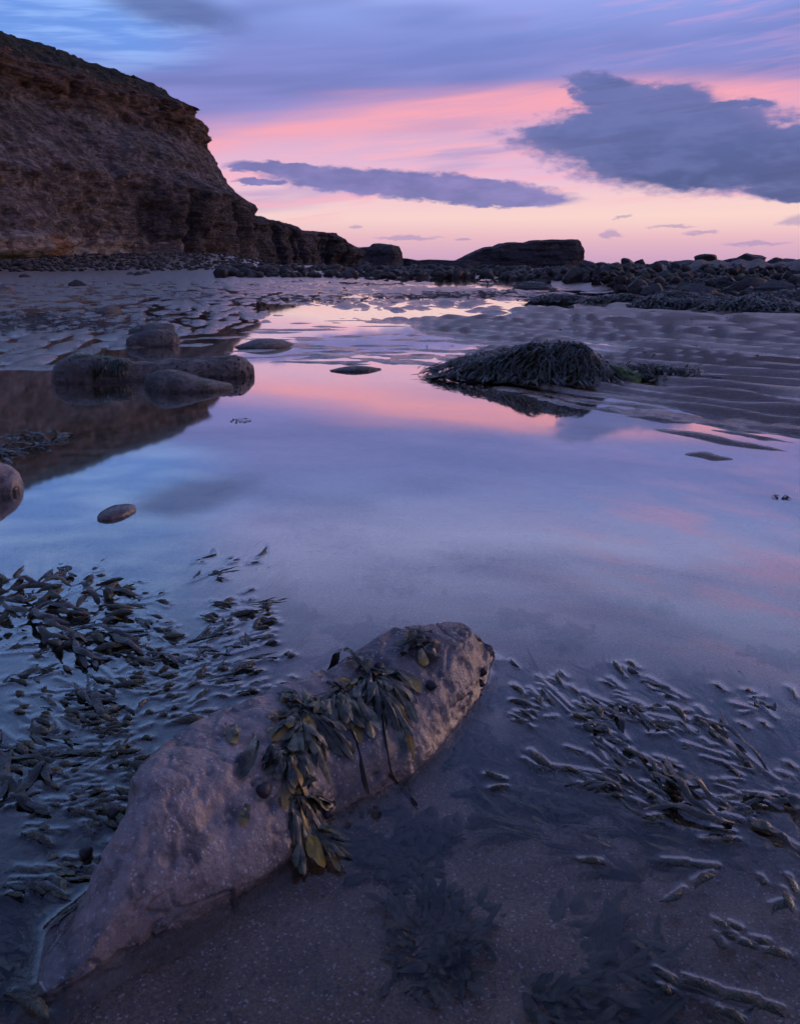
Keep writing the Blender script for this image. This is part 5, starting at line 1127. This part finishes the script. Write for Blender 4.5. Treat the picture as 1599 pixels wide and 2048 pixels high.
# litter
def litter(name, patches, mat, lab, L=.08, w=.012, z=None, hump=.02):
    Vs = []
    for px, py, rxp, ryp, cnt_ in patches:
        for k in range(cnt_):
            x, y = at(px + rr.gauss(0, .5) * rxp, py + rr.gauss(0, .5) * ryp); a = rr.uniform(0, 6.3); l = L * rr.uniform(.4, 1.4); n_ = 5; t = np.linspace(0, 1, n_)
            xs, ys = x + math.cos(a) * l * t + .1 * l * np.sin(t * 6), y + math.sin(a) * l * t
            zs = np.maximum(gzv(xs, ys), -.0 if z is None else -9) + .004 + hump * rr.random() * np.sin(np.pi * t)
            Vs.append(ribbon(np.stack([xs, ys, zs], 1), leaf_w(n_, w * rr.uniform(.5, 1.2), .4), None, .3, 3, rr.random(), .4))
    V, F_, C = join(Vs); return tag(obj(name, weed_mesh(name, V, F_, C), mat), lab, 'seaweed', kind='stuff')
litter('weed_litter', [(60, 640, 130, 18, 520), (150, 650, 90, 14, 240), (30, 660, 70, 10, 120), (230, 655, 60, 10, 60), (330, 640, 60, 8, 40)], M_BROWN, 'brown weed litter caught between the sand mounds', .12, .016)
litter('weed_litter', [(900, 593, 170, 6, 420), (620, 600, 200, 10, 160), (1010, 588, 80, 4, 100), (400, 590, 260, 14, 160)], M_BROWN, 'reddish weed litter strewn over the far sand flats', .22, .035)
litter('weed_litter', [(1350, 690, 330, 60, 26), (1300, 655, 300, 24, 30), (1560, 660, 60, 6, 12), (1000, 690, 160, 16, 6)], M_BROWN, 'scattered dark weed scraps on the rippled sand', .07, .012)
litter('sunken_litter', [(610, 1225, 26, 26, 26), (600, 1200, 14, 10, 10), (735, 1250, 70, 20, 80), (700, 1290, 50, 16, 40), (690, 1075, 60, 16, 40), (640, 1045, 50, 10, 20), (780, 1140, 70, 26, 50), (1035, 1216, 40, 7, 26), (1145, 1250, 44, 18, 40), (1240, 1320, 30, 12, 18), (1395, 1345, 40, 14, 26), (1080, 1385, 90, 30, 36), (950, 1480, 60, 40, 60), (1000, 1560, 60, 40, 30), (860, 1640, 70, 30, 50), (1330, 1195, 30, 8, 12), (1570, 1295, 60, 16, 40), (900, 1085, 60, 20, 20), (960, 1110, 40, 12, 14), (780, 1680, 70, 40, 60), (120, 1080, 90, 20, 30)], M_DARKWEED, 'dark sunken weed scraps on the bed of the pool', .045, .009, z=1, hump=.008)
# shell grit on the pool bed
Vs = []
for k in range(1500):
    px = rr.uniform(380, 1599); py = 1200 + 848 * rr.random() ** .8; x, y = at(px, py); s = rr.uniform(.0006, .0015); z = gz(x, y) if k < 0 else None
    Vs.append((x, y, s, rr.uniform(0, 6.3)))
A_ = np.array(Vs); zb = gzv(A_[:, 0], A_[:, 1]); ang = A_[:, 3]; base_ = np.array([(1, 0, 0), (0, .7, 0), (-1, .1, 0), (0, -.8, 0), (0, 0, .8)])
V = np.stack([A_[:, 0:1] + A_[:, 2:3] * (base_[:, 0] * np.cos(ang)[:, None] - base_[:, 1] * np.sin(ang)[:, None]), A_[:, 1:2] + A_[:, 2:3] * (base_[:, 0] * np.sin(ang)[:, None] + base_[:, 1] * np.cos(ang)[:, None]), zb[:, None] + .0008 + A_[:, 2:3] * base_[:, 2]], -1).reshape(-1, 3)
tri = np.array([(0, 1, 4), (1, 2, 4), (2, 3, 4), (3, 0, 4)]); F_ = (np.arange(len(A_))[:, None, None] * 5 + tri[None]).reshape(-1, 3)
m, t, b, o = material('shell_grit'); b.inputs['Base Color'].default_value = (.38, .36, .36, 1); b.inputs['Roughness'].default_value = .4
t.put(b.inputs['Base Color'], t.ramp(t.noise(coords(t), 50, 2), [(0.3, (.10, .08, .07, 1)), (.6, (.42, .38, .36, 1))]))
tag(obj('shell_grit', mesh_from('shell_grit', V, F_, False), m), 'pale shell grit on the sandy bed of the pool', kind='stuff')

# ------------------------------------------------------------------ pool water
wcols = np.concatenate([np.arange(-75, -31, 2.0), np.arange(-31, 31, 0.1), np.arange(31, 75.1, 2.0)])
wrows = np.array([0.02, 0.3, 0.55, 0.66] + rows_for(2120, 1090, 2.1) + list(np.geomspace(2.46, 76, 90)))
X, Y = polar(wrows, wcols); Z = np.zeros(X.shape)
nr = len(wrows)
for (x0, y0, x1, y1, rad) in MEN:
    r0, r1 = math.hypot(x0, y0), math.hypot(x1, y1); a0, a1 = math.degrees(math.atan2(x0, y0)), math.degrees(math.atan2(x1, y1))
    i0, i1 = np.searchsorted(wrows, [min(r0, r1) - .05, max(r0, r1) + .05]); j0, j1 = np.searchsorted(wcols, [min(a0, a1) - 2.5, max(a0, a1) + 2.5])
    if i1 <= i0 or j1 <= j0: continue
    d, _ = seg_dist(X[i0:i1, j0:j1], Y[i0:i1, j0:j1], x0, y0, x1, y1)
    Z[i0:i1, j0:j1] = np.maximum(Z[i0:i1, j0:j1], (.0016 if x0 < -.12 else .0021) * np.exp(-np.maximum(d - rad * .6, 0) / .0060))
i0, i1 = np.searchsorted(wrows, [.5, 2.1]); sub = (slice(i0, i1), slice(0, len(wcols)))
Pl = HERO_LINE; dd = np.full(X[sub].shape, 9.0)
for (ax, ay), (bx, by) in zip(Pl, Pl[1:] + Pl[:1]): dd = np.minimum(dd, seg_dist(X[sub], Y[sub], ax, ay, bx, by)[0])
Z[sub] = np.maximum(Z[sub], .0065 * np.exp(-dd / .011))
Z = Z + .0004 * fbm2(X * 2, Y * 1.2, 2, 7)
water = obj('pool_water', mesh_from('pool_water', np.stack([X, Y, Z], -1).reshape(-1, 3), grid_faces(*X.shape)[:, ::-1]), M_WATER)
tag(water, 'still tide pool water mirroring the pink and blue sky', kind='structure')

# boulders that still share a label are told apart by their order from the left
ORD = 'leftmost second third fourth fifth sixth seventh eighth ninth tenth eleventh twelfth thirteenth fourteenth fifteenth sixteenth'.split()
NUM = 'zero one two three four five six seven eight nine ten eleven twelve thirteen fourteen fifteen sixteen'.split()
same = {}
for o in COL.objects:
    if o.parent is None and o.get('group') in ('ridge boulders', 'boulder band at the far edge of the sand'): same.setdefault(o['label'], []).append(o)
for lab, os_ in same.items():
    if len(os_) < 2: continue
    os_.sort(key=lambda o: math.atan2(o.location.x, o.location.y))
    for k, o in enumerate(os_):
        if k < len(ORD) and len(os_) < len(NUM): o['label'] = lab + (', leftmost of ' if k == 0 else f', {ORD[k]} from left of ') + NUM[len(os_)] + ' alike'
